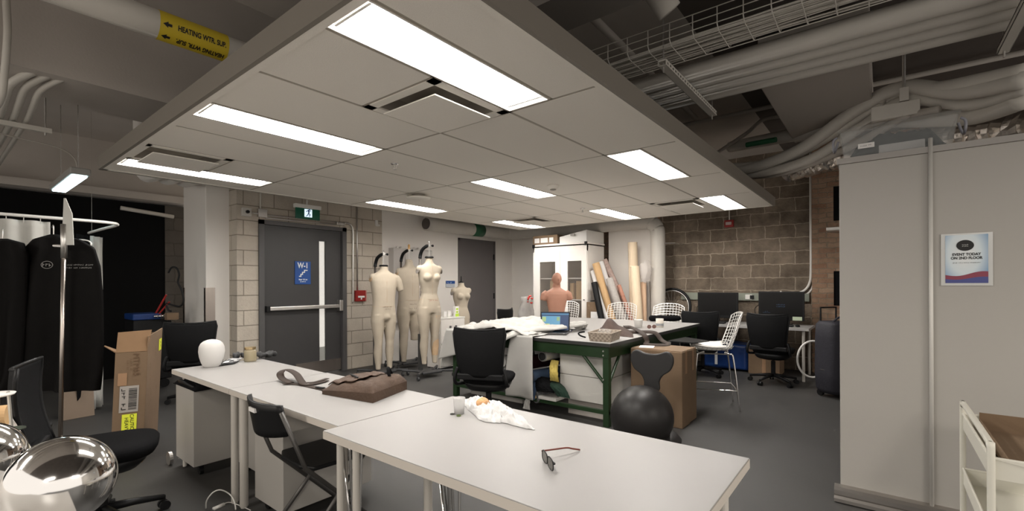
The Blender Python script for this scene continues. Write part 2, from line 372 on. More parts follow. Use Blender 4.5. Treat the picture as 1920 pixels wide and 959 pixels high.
for (a0, b0, c0, d0) in [(u, u+4, v, v+1) for u, v in lights]+[(u, u+2, v, v+2) for u, v in difs]:
    for a, b, c, d in ((U(a0), U(b0), W(c0), W(c0)+.01), (U(a0), U(b0), W(d0)-.01, W(d0)), (U(a0), U(a0)+.01, W(c0), W(d0)), (U(b0)-.01, U(b0), W(c0), W(d0))): tb.box(a, b, c, d, PZ+.007, PZ+.021)
tb.build('ceiling_grid', TBAR, ceil2)
fa = MB(); X0, X1, Y0, Y1 = PX-.02, U(20)+.02, PY-.02, W(14)+.02
for a, b, c, d in ((X0, X1, Y0-.01, Y0+.012), (X0, X1, Y1-.012, Y1+.01), (X0-.01, X0+.012, Y0, Y1), (X1-.012, X1+.01, Y0, Y1)): fa.box(a, b, c, d, PZ, PZ+.115)
fa.build('ceiling_fascia', FASCIA, ceil2)
tr = MB()
for a, b, c, d in ((X0, X1, Y0, Y0+.05), (X0, X1, Y1-.05, Y1), (X0, X0+.05, Y0, Y1), (X1-.05, X1, Y0, Y1)): tr.box(a, b, c, d, PZ+.001, PZ+.007)
tr.build('ceiling_edge_trim', TILE, ceil2)
MB().box(X0, X1, Y0, Y1, PZ+.10, PZ+.112).build('ceiling_back_board', FASCIA, ceil2)
names = {(0, 1): 'ceiling light nearest the camera, beside the big square air diffuser', (0, 6): 'ceiling light second from the left edge, near the yellow pipe label', (0, 12): 'ceiling light along the left rear edge of the hung ceiling',
 (8, 1): 'ceiling light halfway along the right edge of the hung ceiling', (8, 6): 'ceiling light at the middle of the hung ceiling beside the smoke detector', (8, 12): 'ceiling light above the dress forms behind the round disc',
 (16, 1): 'ceiling light at the far right corner of the hung ceiling', (16, 6): 'ceiling light above the large white pipe elbow', (16, 12): 'ceiling light above the far corner and tall white cabinet'}
for (u, v) in lights:
    t = thing('ceiling_light', 'lit recessed '+names[(u, v)], 'ceiling light', (U(u+2), W(v+.5), PZ), group='recessed fluorescent ceiling lights', world=True)
    a, b, c, d = U(u)+.015, U(u+4)-.015, W(v)+.01, W(v+1)-.01
    h = MB(); z0, z1 = PZ+.004, PZ+.09
    h.box(a, b, c, c+.006, z0, z1); h.box(a, b, d-.006, d, z0, z1); h.box(a, a+.006, c, d, z0, z1); h.box(b-.006, b, c, d, z0, z1); h.box(a, b, c, d, z1, z1+.006)
    h.build('housing', REFL, t)
    n = 10
    def lens(s, q, a=a, b=b, c=c, d=d): 
        w = q*PI; return (a+.05+(b-a-.1)*s, (c+d)/2-math.cos(w)*(d-c)*.40, PZ+.055-.040*math.sin(w))
    MB().grid(lens, 2, n).build('diffuser', LENS, t, smooth=True)
    for xx in (a+.035, b-.05): MB().box(xx, xx+.012, c+.02, d-.02, PZ+.012, PZ+.07).build('lamp_end_plate', REFL, t)
dn = {(2, 2): 'square air diffuser beside the nearest ceiling light', (0, 10): 'square air diffuser at the left rear of the hung ceiling', (16, 2): 'square air diffuser near the far right corner of the hung ceiling', (16, 10): 'square air diffuser above the tall white cabinet'}
for (u, v) in difs:
    t = thing('air_diffuser', 'white '+dn[(u, v)], 'air vent', (U(u+1), W(v+1), PZ), group='square ceiling air diffusers', world=True)
    a, b, c, d = U(u)+.005, U(u+2)-.005, W(v)+.005, W(v+2)-.005
    k = MB(); q = .055
    k.box(a, b, c, c+q, PZ+.002, PZ+.012); k.box(a, b, d-q, d, PZ+.002, PZ+.012); k.box(a, a+q, c, d, PZ+.002, PZ+.012); k.box(b-q, b, c, d, PZ+.002, PZ+.012)
    k.build('frame', TILE, t)
    k = MB(); r = .078; k.box(a+r, b-r, c+r, d-r, PZ-.034, PZ-.026); k.build('plate', TILE, t, bev=.003)
    k = MB(); k.quad((a+q, c+q, PZ+.012), (b-q, c+q, PZ+.012), (b-q*1.6, c+q*1.6, PZ+.08), (a+q*1.6, c+q*1.6, PZ+.08)); k.quad((a+q, d-q, PZ+.012), (b-q, d-q, PZ+.012), (b-q*1.6, d-q*1.6, PZ+.08), (a+q*1.6, d-q*1.6, PZ+.08))
    k.quad((a+q, c+q, PZ+.012), (a+q, d-q, PZ+.012), (a+q*1.6, d-q*1.6, PZ+.08), (a+q*1.6, c+q*1.6, PZ+.08)); k.quad((b-q, c+q, PZ+.012), (b-q, d-q, PZ+.012), (b-q*1.6, d-q*1.6, PZ+.08), (b-q*1.6, c+q*1.6, PZ+.08))
    k.box(a+q, b-q, c+q, d-q, PZ+.08, PZ+.085)
    k.build('throat', mat('vent_throat', (.30, .27, .23), .7), t)
for (u, v, lb) in ((4.99, 6.945, 'small sprinkler head nearest the camera on the hung ceiling'), (15.26, 6.83, 'small sprinkler head far back beside the pipe elbow light')):
    t = thing('sprinkler', lb, 'sprinkler', (U(u), W(v), PZ), group='ceiling sprinkler heads')
    MB().lathe([(.035, .006), (.035, .0), (.028, -.006), (.012, -.010)]).build('escutcheon', CHROME, t, smooth=True)
    k = MB(); k.tube([(0, 0, -.008), (0, 0, -.03)], .007, 8); k.tube([(-.012, 0, -.01), (-.016, 0, -.025), (-.004, 0, -.045)], .003, 6); k.tube([(.012, 0, -.01), (.016, 0, -.025), (.004, 0, -.045)], .003, 6)
    k.lathe([(.004, -.043), (.019, -.046), (.019, -.048), (.004, -.049)], n=12); k.build('nozzle', STEEL, t)
t = thing('smoke_detector', 'small round white smoke detector in the middle of the hung ceiling', 'smoke detector', (U(10.28), W(5.13), PZ+.006))
MB().lathe([(.062, 0), (.062, -.012), (.052, -.03), (.03, -.042), (0.001, -.044)]).build('body', TILE, t, smooth=True)
MB().lathe([(.030, -.040), (.034, -.047), (.02, -.052), (.001, -.052)], n=16).build('grille', mat('detector_grille', (.3, .27, .23), .6), t)
t = thing('round_ceiling_disc', 'round pale disc hung just below the ceiling behind the middle', 'ceiling fitting', (U(8.39), W(9.955), PZ))
MB().lathe([(.07, 0), (.07, -.03)]).build('neck', mat('vent_throat', (.2, .18, .155)), t)
MB().lathe([(.001, -.028), (.13, -.030), (.134, -.036), (.13, -.044), (.09, -.052), (.001, -.054)], n=40).build('disc', TILE, t, smooth=True)
# added fill lamps, out of view, standing in for light from the unseen room
for k_, (x, y, e) in enumerate(((-1.6, -1.2, 75), (-1.6, 3.0, 45), (1.8, -2.8, 60), (-1.8, 6.2, 22))):
    a = bpy.data.lights.new('room_fill', 'AREA'); a.shape = 'RECTANGLE'; a.size = 1.2; a.size_y = .3; a.energy = e; a.color = (1, .93, .84)
    o = bpy.data.objects.new('room_fill', a); C.objects.link(o); o.location = (x, y, 2.4)
a = bpy.data.lights.new('stair_lamp', 'AREA'); a.size = .3; a.energy = 3; a.color = (1, 1, .88)
o = bpy.data.objects.new('stair_lamp', a); C.objects.link(o); o.location = (3.77, YB+.34, 2.3)
w = bpy.data.worlds.new('world'); sc.world = w; w.use_nodes = True
w.node_tree.nodes['Background'].inputs[0].default_value = (1, .93, .85, 1); w.node_tree.nodes['Background'].inputs[1].default_value = .85
sc.view_settings.view_transform = 'Standard'; sc.view_settings.look = 'None'; sc.view_settings.gamma = 1; sc.view_settings.exposure = .40
sc.cycles.use_denoising = True
# ================================================================ wall fittings by the stair door
# exit sign
t = thing('exit_sign', 'green running-man exit sign hung above the stair door', 'exit sign', (3.46, 6.35, 2.2), world=True)
a = ony(555, 382, 6.35); b = ony(600, 414, 6.35); z0, z1 = b.z, a.z
MB().box(a.x, b.x, 6.35, 6.38, z0, z1-.04).build('panel', SIGNG, t, bev=.004)
MB().box(a.x-.015, b.x+.015, 6.335, 6.40, z1-.05, z1+.005).build('top_housing', WPLAST, t, bev=.005)
MB().tube([(a.x+.17, 6.37, z1), (a.x+.17, 6.37, 3.45)], .012).build('hanger_rod', STEEL, t)
mx = (a.x+b.x)/2
MB().box(mx-.055, mx+.055, 6.346, 6.350, z0+.03, z1-.06).build('pictogram_panel', SIGNLIT, t)
r = MB(); zc = (z0+z1)/2-.01
for poly in ([(-.01, .04), (.012, .05), (.02, .01), (0, .0)], [(-.01, .035), (-.035, .02), (-.03, .01), (-.008, .025)], [(.012, .045), (.035, .02), (.04, .028), (.018, .052)], [(.0, .005), (.03, -.02), (.02, -.055), (.012, -.053), (.016, -.022), (-.008, 0)], [(.0, .005), (-.015, -.03), (-.04, -.045), (-.036, -.052), (-.006, -.036), (.014, .0)]):
    r.prism(poly, .002, basis((mx, 6.3455, zc), *FX))
r.prism([(.012+.012*math.cos(i*PI/5), .063+.012*math.sin(i*PI/5)) for i in range(10)], .002, basis((mx, 6.3455, zc), *FX))
r.build('running_figure', SIGNB, t)
# conduits and boxes over the door
y0 = YB-.03
t = thing('conduit', 'pair of steel conduits running over the stair door down to the alarm', 'conduit', (4.2, y0, 1.4), world=True)
def L(px, py): v = ony(px, py, y0); return (v.x, y0, v.z)
MB().tube([L(471, 399), L(500, 404), L(560, 410), L(632, 417)], .011).build('upper_conduit', STEEL, t, smooth=True)
MB().tube([L(498, 409), L(560, 415), L(628, 421)], .011).build('lower_conduit', STEEL, t, smooth=True)
MB().tube(smooth_path([L(640, 418), L(652, 419), L(659, 424), L(662, 436), L(662, 480), L(662, 560), L(661, 566)]), .013).build('drop_conduit', STEEL, t, smooth=True)
p = V(L(638, 420)); MB().box(p.x-.07, p.x+.07, y0-.03, y0+.03, p.z-.025, p.z+.025).build('conduit_body', STEEL, t, bev=.01)
t = thing('vertical_conduit', 'thin steel conduit from ceiling down to the red fire alarm', 'conduit', (4.43, y0, 1.3), world=True)
MB().tube([L(669, 352), L(670, 545)], .012).build('pipe', STEEL, t, smooth=True)
t = thing('conduit_drop', 'short thin conduit dropping to the blank box above the door', 'conduit', (2.9, y0, 2.4), world=True)
MB().tube([L(489, 340), L(488, 394)], .010).build('pipe', PIPEW, t, smooth=True)
t = thing('junction_box', 'grey blank junction box at the top left of the stair door', 'electrical box', (2.9, y0, 2.3), world=True)
p = V(L(492, 400)); MB().box(p.x-.06, p.x+.06, y0-.02, YB, p.z-.055, p.z+.055).build('box', STEEL, t, bev=.004)
t = thing('key_switch', 'small square switch box with black knob left of the stair door', 'switch', (2.7, y0, 2.3), world=True)
p = V(L(462, 398)); MB().box(p.x-.055, p.x+.055, y0-.03, YB, p.z-.055, p.z+.055).build('box', mat('switch_white', (.62, .6, .55), .4), t, bev=.004)
MB().tube([(p.x, y0-.03, p.z), (p.x, y0-.055, p.z)], .022, 14).build('knob', BLACKP, t)
# fire alarm pull station
t = thing('fire_alarm_station', 'red fire alarm pull station between the stair door and dress forms', 'fire alarm', (4.5, y0, 1.2), world=True)
a = ony(664, 545, YB); b = ony(682, 565, YB)
MB().box(a.x, b.x, YB-.06, YB, b.z, a.z).build('box', RED, t, bev=.008)
MB().box(a.x+.03, b.x-.03, YB-.075, YB-.06, (a.z+b.z)/2-.03, (a.z+b.z)/2).build('pull_handle', INKW, t, bev=.004)
MB().box((a.x+b.x)/2-.008, (a.x+b.x)/2+.008, YB-.075, YB-.06, (a.z+b.z)/2-.06, (a.z+b.z)/2-.03).build('handle_stem', INKW, t)
MB().box(b.x, b.x+.05, YB-.01, YB, b.z, a.z).build('notice', mat('notice_pink', (.55, .25, .22)), t)
t = thing('wall_thermostat', 'small white lever on the block wall right of the vertical conduit', 'wall fitting', (5, YB, 2.4), world=True)
p = ony(706, 419, YB); MB().box(p.x-.035, p.x+.01, YB-.03, YB, p.z-.05, p.z+.05).box(p.x+.01, p.x+.05, YB-.03, YB, p.z-.05, p.z-.02).build('lever', WPLAST, t, bev=.005)
# room tag on white wall
t = thing('room_tag', 'small blue and white room tag beside the grey door', 'sign', (6.6, YB, 1.4), world=True)
a = ony(835, 527, YB); b = ony(851.5, 539, YB)
MB().box(a.x, b.x, YB-.02, YB-.005, b.z, a.z).build('plate', mat('tag_grey', (.5, .52, .55)), t)
MB().box(a.x, b.x, YB-.023, YB-.02, (a.z*1.1+b.z*.9)/2, a.z).build('blue_strip', SIGNB, t)
marks('xx xx', .045, (a.x+.09, YB-.024, a.z-.035), *FX, INKW, t)
# grey electrical panel with conduits behind the forms
t = thing('electrical_panel', 'pale grey electrical panel on the wall behind the dress forms', 'electrical panel', (5.3, YB, 1.2), world=True)
a = ony(735, 465, 6.6); b = ony(808, 600, 6.6)
MB().box(a.x, b.x, 6.56, YB, b.z, a.z).build('cabinet', mat('panel_grey', (.50, .47, .44), .5), t, bev=.006)
MB().box(a.x+.25, b.x-.02, 6.54, 6.56, b.z+.02, a.z-.03).build('door', mat('panel_grey_door', (.56, .53, .50), .5), t, bev=.004)
for k, px in enumerate((745, 752, 776, 784)):
    q = ony(px, 440, 6.64); MB().tube([(q.x, 6.64, a.z), (q.x, 6.64, 2.0), (q.x, 6.66, 2.02)], .022, 10).build('conduit', WHITE, t, smooth=True)
# ================================================================ pipes
def pipe(name, label, pts, r, m=PIPEW, cat='pipe', n=16, group=None, extra=None):
    c = sum((V(p) for p in pts), V((0, 0, 0)))/len(pts)
    t = thing(name, label, cat, pts[0], world=True, group=group)
    MB().tube(pts, r, n).build('pipe_run', m, t, smooth=True)
    return t
t = pipe('large_pipe', 'large white pipe rising beside block wall and bending under the ceiling', smooth_path([(8.0, 3.08, 0), (8.0, 3.08, 1.0), (8.0, 3.08, 2.15), (8.0, 3.10, 2.33), (8.0, 3.17, 2.42), (8.0, 3.35, 2.46), (8.0, 4.5, 2.46), (8.0, 6.2, 2.46), (7.97, 6.38, 2.46), (7.85, 6.45, 2.46), (7.2, 6.45, 2.46), (5.62, 6.45, 2.46)], 6), .125, n=20)
e = MB().tube([(5.60, 6.45, 2.46), (5.63, 6.45, 2.46)], .10, 20); e.build('open_end', SLAB, t)
a = ony(895, 424, 6.32); MB().tube([(a.x-.02, 6.45, 2.46), (a.x+.27, 6.45, 2.46)], .1275, 20).build('green_band', mat('pipe_band_green', (.02, .10, .045), .5), t, smooth=True)
for z in (1.0, 1.62): MB().tube([(8.0, 3.08, z), (8.0, 3.08, z+.012)], .13, 20).build('joint', PIPEW, t)
MB().tube([(7.98, 2.95, 2.06), (8.05, 2.80, 2.06), (8.4, 2.78, 2.06)], .007).build('bracket', STEEL, t)
# heating water pipe with its yellow label
y, z, r = 3.50, 2.98, .085
t = pipe('heating_pipe', 'large pale heating pipe with yellow wrap at upper left', [(-3.5, y, z), (4.5, y, z)], r, n=32)
xa, xb = .88, 1.26
lb = MB(); lb.tube([(xa, y, z), (xb, y, z)], r+.002, 32, cap=False); lb.build('yellow_wrap', YEL, t, smooth=True)
def wrap_text(s, ang, flip):
    nn = V((0, -math.sin(ang), -math.cos(ang)))       # outward
    up = V((0, -math.cos(ang), math.sin(ang)))
    rr = V((1, 0, 0))
    if flip: up = -up; rr = -rr
    o = V(((xa+xb)/2+.035, y, z))+nn*(r+.004)
    text(s, .045, o, rr, up, INK, t, name='pipe_lettering', bold=.0012, width=.27)
    ar = MB(); Mx = basis(V((xa+.035, y, z))+nn*(r+.003), V((1, 0, 0)), up)
    ar.prism([(-.022, 0), (.004, .018), (.004, .008), (.024, .008), (.024, -.008), (.004, -.008), (.004, -.018)], .001, Mx); ar.build('arrow', INK, t)
wrap_text('HEATING WTR. SUP.', math.radians(78), False)
wrap_text('HEATING WTR. SUP.', math.radians(28), True)
MB().tube([(.55, 3.42, 2.95), (.55, 3.42, 3.45)], .010).build('hanger_rod', STEEL, t)
pipe('heating_pipe', 'smaller pale pipe running above and behind the yellow-labelled pipe', [(-3.5, 3.05, 3.22), (4.5, 3.05, 3.22)], .06, PIPED)
pipe('heating_pipe', 'dark pipe close to the slab above the yellow-labelled pipe', [(-3.5, 2.55, 3.3), (1.5, 2.55, 3.3), (1.62, 2.55, 3.33), (1.64, 2.55, 3.44)], .07, PIPED)
t = thing('sheet_duct', 'grey rectangular duct above the top left edge of the hung ceiling', 'duct', (1.4, 2.0, 3.05), world=True)
MB().box(1.05, 1.45, 1.6, 3.0, 3.05, 3.3).build('duct_body', PIPED, t, bev=.01)
# three stub pipes behind the left end of the hung ceiling
for k, (px, lb) in enumerate(((272, 'left'), (318, 'middle'), (362, 'right'))):
    q = onz(px, 350, 2.62); t = thing('insulated_pipe', lb.capitalize()+'most of three fat pale pipes above the black wall' if lb != 'middle' else 'Middle one of three fat pale pipes above the black wall', 'pipe', (q.x, 7.3, 2.72), world=True, group='three fat pipes above the black wall')
    MB().tube(smooth_path([(q.x, 5.7, 2.74), (q.x, 6.6, 2.74), (q.x, 7.1, 2.74), (q.x-.02, 7.22, 2.78), (q.x-.03, 7.27, 2.9), (q.x-.03, 7.28, 3.45)]), .095, 18).build('pipe_run', WHITE, t, smooth=True)
    c = MB(); c.tube(arc((q.x, 6.75, 2.74), .105, 0, 2*PI, 16, (1, 0, 0), (0, 0, 1))[:-1], .007, 6, closed=True); c.build('clamp', PIPEW, t)
    MB().tube([(q.x+.13, 6.75, 2.68), (q.x+.13, 6.75, 3.45)], .008).build('clamp_rod', PIPEW, t)
# left conduits on a strut
t = thing('conduit_bundle', 'three grey conduits sloping along the ceiling at far upper left', 'conduit', (.4, 5.5, 2.75), world=True)
for k in range(3):
    x = .36+.075*k
    MB().tube(smooth_path([(x-.02, 8.5, 2.74), (x-.01, 7, 2.74), (x, 5.6, 2.74), (x, 5.2, 2.76), (x+.02, 4.95, 2.84), (x+.12, 4.8, 2.92)], 5), .027-.003*k, 12).build('conduit', PIPEW, t, smooth=True)
t = thing('strut_rail', 'white strut rail carrying the three conduits at upper left', 'strut', (.4, 5.55, 2.70), world=True)
MB().box(-.4, .66, 5.53, 5.57, 2.665, 2.705).build('rail', PIPEW, t, bev=.003)
for x in (.20, .62): MB().tube([(x, 5.55, 2.64), (x, 5.55, 3.45)], .006).build('threaded_rod', STEEL, t)
t = pipe('sprinkler_pipe', 'thin white pipe high on the black wall', [(1.75, 8.7, 2.50), (2.4, 8.7, 2.44)], .03)
t = pipe('down_pipe', 'thin pipe running down the slab at the top left corner', smooth_path([at(14, -60, 3.1), at(12, 0, 3.1), at(14, 60, 3.1), at(9, 130, 3.15), at(2, 185, 3.2), at(-20, 215, 3.4)]), .020, PIPEW)
# pendant fixture at the left
t = thing('pendant_light', 'lit cool-white pendant tube light hanging on a chain at left', 'pendant light', (.85, 6.2, 2.36), world=True)
MB().box(.78, .92, 5.6, 6.75, 2.36, 2.42).build('housing', mat('lamp_grey', (.3, .29, .27), .5), t, bev=.01)
MB().box(.80, .90, 5.64, 6.72, 2.345, 2.36).build('tube_lens', BLUELENS, t)
for y in (5.72, 6.6):
    c = MB(); n = 26
    for i in range(n): z = 2.42+(3.45-2.42)*(i+.5)/n; c.box(.847, .853, y-.012 if i % 2 else y-.003, y+.012 if i % 2 else y+.003, z-.022, z+.022)
    c.build('chain', STEEL, t)
MB().tube(smooth_path([(.85, 5.75, 2.42), (.82, 5.7, 2.52), (.7, 5.65, 2.58), (.4, 5.6, 2.6), (.28, 5.55, 2.62)]), .006).build('power_cord', PIPED, t)
# right bay: bundle of big conduits, cable tray, trapeze struts
ZB = 2.90
for k in range(4):
    x = 4.10-.155*k
    pipe('big_conduit', ['big pale pipe lowest and farthest of the four under the cable tray', 'big pale pipe second up of the four under the cable tray', 'big pale pipe third up of the four under the cable tray', 'big pale pipe directly beside the wire cable tray'][k], [(x, 3.6, ZB+.07), (x, -4.5, ZB+.07)], .068, PIPED if k < 0 else PIPEW, n=18, group='four big parallel pipes')
t = thing('cable_tray', 'white wire basket cable tray running over the right side', 'cable tray', (3.2, 0, 2.95), world=True)
x0, x1, z0, z1 = 3.08, 3.42, 2.96, 3.10
lw = MB()
for (x, z) in ((x0, z1), (x0, z0+.09), (x0, z0+.04), (x0+.03, z0), (x0+.10, z0), (x0+.17, z0), (x0+.24, z0), (x0+.31, z0), (x1, z0+.04), (x1, z0+.09), (x1, z1)): lw.tube([(x, 3.6, z), (x, -4.5, z)], .0035, 5)
lw.build('long_wires', PIPEW, t)
cw = MB()
for i in range(54):
    y = 3.5-i*.15; cw.tube([(x0, y, z1), (x0, y, z0+.03), (x0+.03, y, z0), (x1-.03, y, z0), (x1, y, z0+.03), (x1, y, z1)], .0035, 5)
cw.build('cross_wires', PIPEW, t)
t = thing('data_cables', 'bundle of thin pale cables lying in the wire cable tray', 'cables', (3.2, 0, 2.97), world=True); t['kind'] = 'stuff'
cb = MB()
for k in range(22):
    bx = x0+.05+.26*random.random(); bz = z0+.012+.035*random.random()
    cb.tube([(bx+.02*math.sin(j*1.3+k), 3.5-j*.5, bz) for j in range(16)], .006, 5)
cb.build('cables', PIPEW, t, smooth=True)
def strut(label, x0, x1, y, z, holes=True):
    t = thing('trapeze_strut', label, 'strut', (x0, y, z), world=True, group='slotted trapeze struts')
    k = MB(); w = .028
    k.box(x0, x1, y-w, y+w, z+.030, z+.041); k.box(x0, x1, y+w-.003, y+w, z, z+.04)
    n = int((x1-x0)/.05)
    k.box(x0, x1, y-w-.001, y-w+.002, z+.028, z+.04); k.box(x0, x1, y-w-.001, y-w+.002, z, z+.012)
    for i in range(n+1): k.box(x0+(x1-x0)*i/n-.0, x0+(x1-x0)*i/n+.025 if i < n else x1, y-w-.001, y-w+.002, z+.012, z+.028)
    k.box(x0, x1, y-w, y+w, z, z+.003); k.build('channel', PIPEW, t)
    for x in (x0+.03, x1-.04): MB().tube([(x, y, z-.04), (x, y, 3.45)], .006).build('threaded_rod', STEEL, t)
    return t
strut('slotted strut under the pipes just past the ceiling edge', 3.10, 4.33, 1.16, 2.84)
strut('slotted strut under the pipes at the far right end', 3.10, 4.33, -.62, 2.84)
pipe('slab_pipe', 'round pale pipe end poking down at the top edge', [(2.55, 1.15, 3.3), (2.75, .98, 2.98)], .07, PIPEW)
pipe('slab_conduit', 'thin dim conduit on the slab between beam and cable tray', [(2.75, 1.55, 3.2), (5.6, 1.7, 3.3)], .03, PIPED)
for k, (pts, lb) in enumerate((([(5.2, -1.2), (5.2, 3.2)], 'dim conduit against the slab behind the four big pipes'), ([(6.0, -1.2), (6.0, 3.2)], 'dim conduit against the slab farther behind the big pipes'))):
    pipe('slab_conduit', lb, [(*q, 3.38) for q in pts], .025, PIPED)
# pale bulkhead board between pipes
t = thing('bulkhead_board', 'pale square-edged bulkhead seen behind the four big pipes', 'bulkhead', (5, .5, 3.0), world=True)
MB().box(4.3, 6.4, .06, .80, 3.02, 3.4).build('board', mat('bulkhead_paint', (.42, .38, .34), .7), t, bev=.01)
# fanned flexible conduits sweeping down from the right
def P3(x, y, X): v = onx(x, y, X); return (v.x, v.y, v.z)
fan = [
 ([(1920, 150, 4.6), (1800, 172, 4.9), (1690, 165, 5.2), (1600, 210, 5.5), (1500, 280, 5.9), (1400, 318, 6.3), (1330, 322, 6.8)], .060, 'thick pale pipe sweeping left from the right edge, top of the fan'),
 ([(1920, 165, 4.7), (1820, 195, 5.0), (1700, 188, 5.2), (1620, 235, 5.5), (1520, 298, 5.9), (1420, 326, 6.3), (1340, 330, 6.8)], .050, 'thick pale pipe sweeping left, second of the fan'),
 ([(1920, 132, 4.6), (1790, 160, 4.9), (1680, 182, 5.3), (1580, 240, 5.7), (1480, 296, 6.1), (1400, 312, 6.4), (1330, 314, 6.8)], .050, 'thick pale pipe sweeping left, third of the fan'),
 ([(1760, 205, 5.0), (1640, 232, 5.4), (1560, 276, 5.8), (1480, 312, 6.2), (1400, 322, 6.6), (1345, 326, 6.9)], .030, 'thin pale pipe low in the fan near the foil duct'),
 ([(1700, 215, 5.1), (1620, 262, 5.5), (1540, 300, 5.9), (1460, 326, 6.3), (1390, 332, 6.7)], .035, 'lowest thin pale pipe of the fan above the block wall'),
 ([(1660, 190, 5.3), (1560, 188, 5.7), (1480, 214, 6.1), (1430, 225, 6.4), (1400, 250, 6.6), (1340, 290, 6.9)], .025, 'thin arched conduit at the top of the fan'),
 ([(1920, 185, 4.8), (1830, 215, 5.1), (1740, 222, 5.4), (1640, 226, 5.7), (1550, 243, 6.0), (1440, 262, 6.5), (1370, 276, 6.9)], .075, 'fat pale pipe running straight behind the fan'),
]
for pts, r, lb in fan:
    pipe('swept_conduit', lb, smooth_path([P3(*q) for q in pts], 6), r, PIPED if r < .04 else PIPEW, n=12, group='fan of swept conduits')
t = thing('foil_duct', 'crinkled silver foil duct above the block wall', 'duct', P3(1500, 305, 6.6), world=True)
def foil(pts, r, nm):
    pp = smooth_path(pts, 14); n = 20; vs = []; 
    m = MB(); k = len(pp); ring = []
    m.tube(pp, [r*(1+.08*math.sin(i*2.2)+.05*random.random()) for i in range(k)], n)
    for v in m.b.verts: v.co += V((fbm(*v.co, s=14), fbm(*(v.co+V((5, 5, 5))), s=14), fbm(*(v.co+V((9, 2, 5))), s=14)))*.018
    m.build(nm, FOIL, t, smooth=False)
foil([P3(1480, 322, 7.2), P3(1530, 308, 6.9), P3(1590, 290, 6.6), P3(1700, 270, 6.2), P3(1800, 255, 5.8), P3(1920, 236, 5.4), P3(2040, 222, 5.0)], .12, 'duct_run')
t = thing('pipe_tag', 'dark green pipe tag among the fanned conduits', 'pipe label', P3(1425, 270, 6.0), world=True)
t2 = MB(); a, b = V(P3(1400, 272, 6.0)), V(P3(1455, 262, 5.9)); t2.tube([a, b], .03, 12); t2.build('band', mat('pipe_band_green', (.02, .1, .045)), t)
t = thing('hanging_strut', 'slotted vertical hanger holding the fan of conduits', 'strut', P3(1695, 190, 5.1), world=True)
a = V(P3(1695, 165, 5.1)); b = V(P3(1695, 190, 5.1))
MB().box(a.x-.02, a.x+.02, a.y-.03, a.y+.03, b.z, a.z).build('channel', PIPEW, t)
MB().tube([a, (a.x, a.y, 3.45)], .012).build('threaded_rod', STEEL, t)
c = V(P3(1678, 208, 5.1)); MB().box(c.x-.02, c.x+.03, c.y-.16, c.y+.16, c.z-.06, c.z+.06).build('junction_box', PIPEW, t, bev=.005)
# block-wall fittings
t = thing('surface_raceway', 'pale green-grey raceway strip along block wall behind the monitors', 'raceway', (8.36, 1.8, 1.13), world=True)
MB().box(8.36, XF, .86, 2.80, 1.07, 1.195).build('strip', mat('raceway_green', (.25, .27, .22), .5), t, bev=.005)
for y in (1.70, 1.45): MB().box(8.345, 8.36, y-.05, y+.05, 1.09, 1.17).build('socket_plate', WPLAST, t, bev=.004)
MB().box(8.335, 8.35, 1.62, 1.68, 1.10, 1.16).build('plug', BLACKP, t, bev=.004)
t = thing('wall_conduit', 'white conduit dropping down the block wall corner and curving left', 'conduit', (8.38, .84, 1.1), world=True)
MB().tube(smooth_path([(8.38, .84, 3.4), (8.38, .84, 2.2), (8.38, .84, 1.55), (8.38, .86, 1.35), (8.38, .93, 1.24), (8.37, 1.05, 1.18)], 6), .018).build('front_conduit', WPLAST, t, smooth=True)
MB().tube(smooth_path([(8.40, .80, 1.55), (8.40, .82, 1.30), (8.40, .90, 1.18), (8.38, 1.03, 1.12)], 6), .015).build('rear_conduit', WPLAST, t, smooth=True)
t = thing('fire_strobe', 'small red fire strobe on the block wall below the hung ceiling', 'fire alarm', (8.38, 2.0, 2.37), world=True)
MB().box(8.36, XF, 1.93, 2.07, 2.30, 2.42).build('base', RED, t, bev=.006)
MB().box(8.33, 8.36, 1.955, 2.045, 2.335, 2.385).build('strobe_lens', mat('strobe', (.55, .45, .42), .2), t, bev=.006)
MB().tube([(8.39, 2.0, 2.42), (8.39, 2.0, 2.9)], .012).build('conduit', BRUSH, t)
t = thing('wall_shelf', 'small white shelf on the brick pilaster beside the partition', 'shelf', (8.2, .3, 1.95), world=True)
a = onx(1560, 431, 8.2); MB().box(8.05, 8.30, -.3, .62, a.z-.02, a.z+.02).build('board', WPLAST, t)
# ================================================================ partition at the right
t = thing('room_partition', 'tall grey-white partition wall with aluminium foot rail at right', 'partition', (3.55, -1.5, 0), world=True)
PXX = 3.55
pm = mat('partition_panel', (.40, .38, .35), .6, var=.02, scale=2)
MB().box(PXX, PXX+.45, -.215, .205, .05, 2.10).build('left_panel', pm, t, bev=.004)
MB().box(PXX, PXX+.45, -4.0, -.225, .05, 2.10).build('right_panel', pm, t, bev=.004)
MB().box(PXX-.012, PXX+.46, -4.0, .215, 2.10, 2.135).build('top_cap', mat('partition_cap', (.34, .32, .30), .5), t)
fr = MB()
pr_ = [(-.055, .0), (-.055, .02), (-.045, .035), (-.05, .045), (-.05, .07), (-.03, .085), (0, .095), (0, 0)]
Mx = Matrix(((1, 0, 0, PXX), (0, 0, -1, .235), (0, 1, 0, .006), (0, 0, 0, 1)))
fr.prism(pr_, 4.2, Mx); fr.build('foot_rail', mat('anodised', (.48, .45, .42), .3, .9), t)
MB().tube([(PXX-.012, -.22, .05), (PXX-.012, -.22, 2.18)], .010, 14).build('seam_post', mat('satin_post', (.66,.64,.60), .5, .2), t, smooth=True)
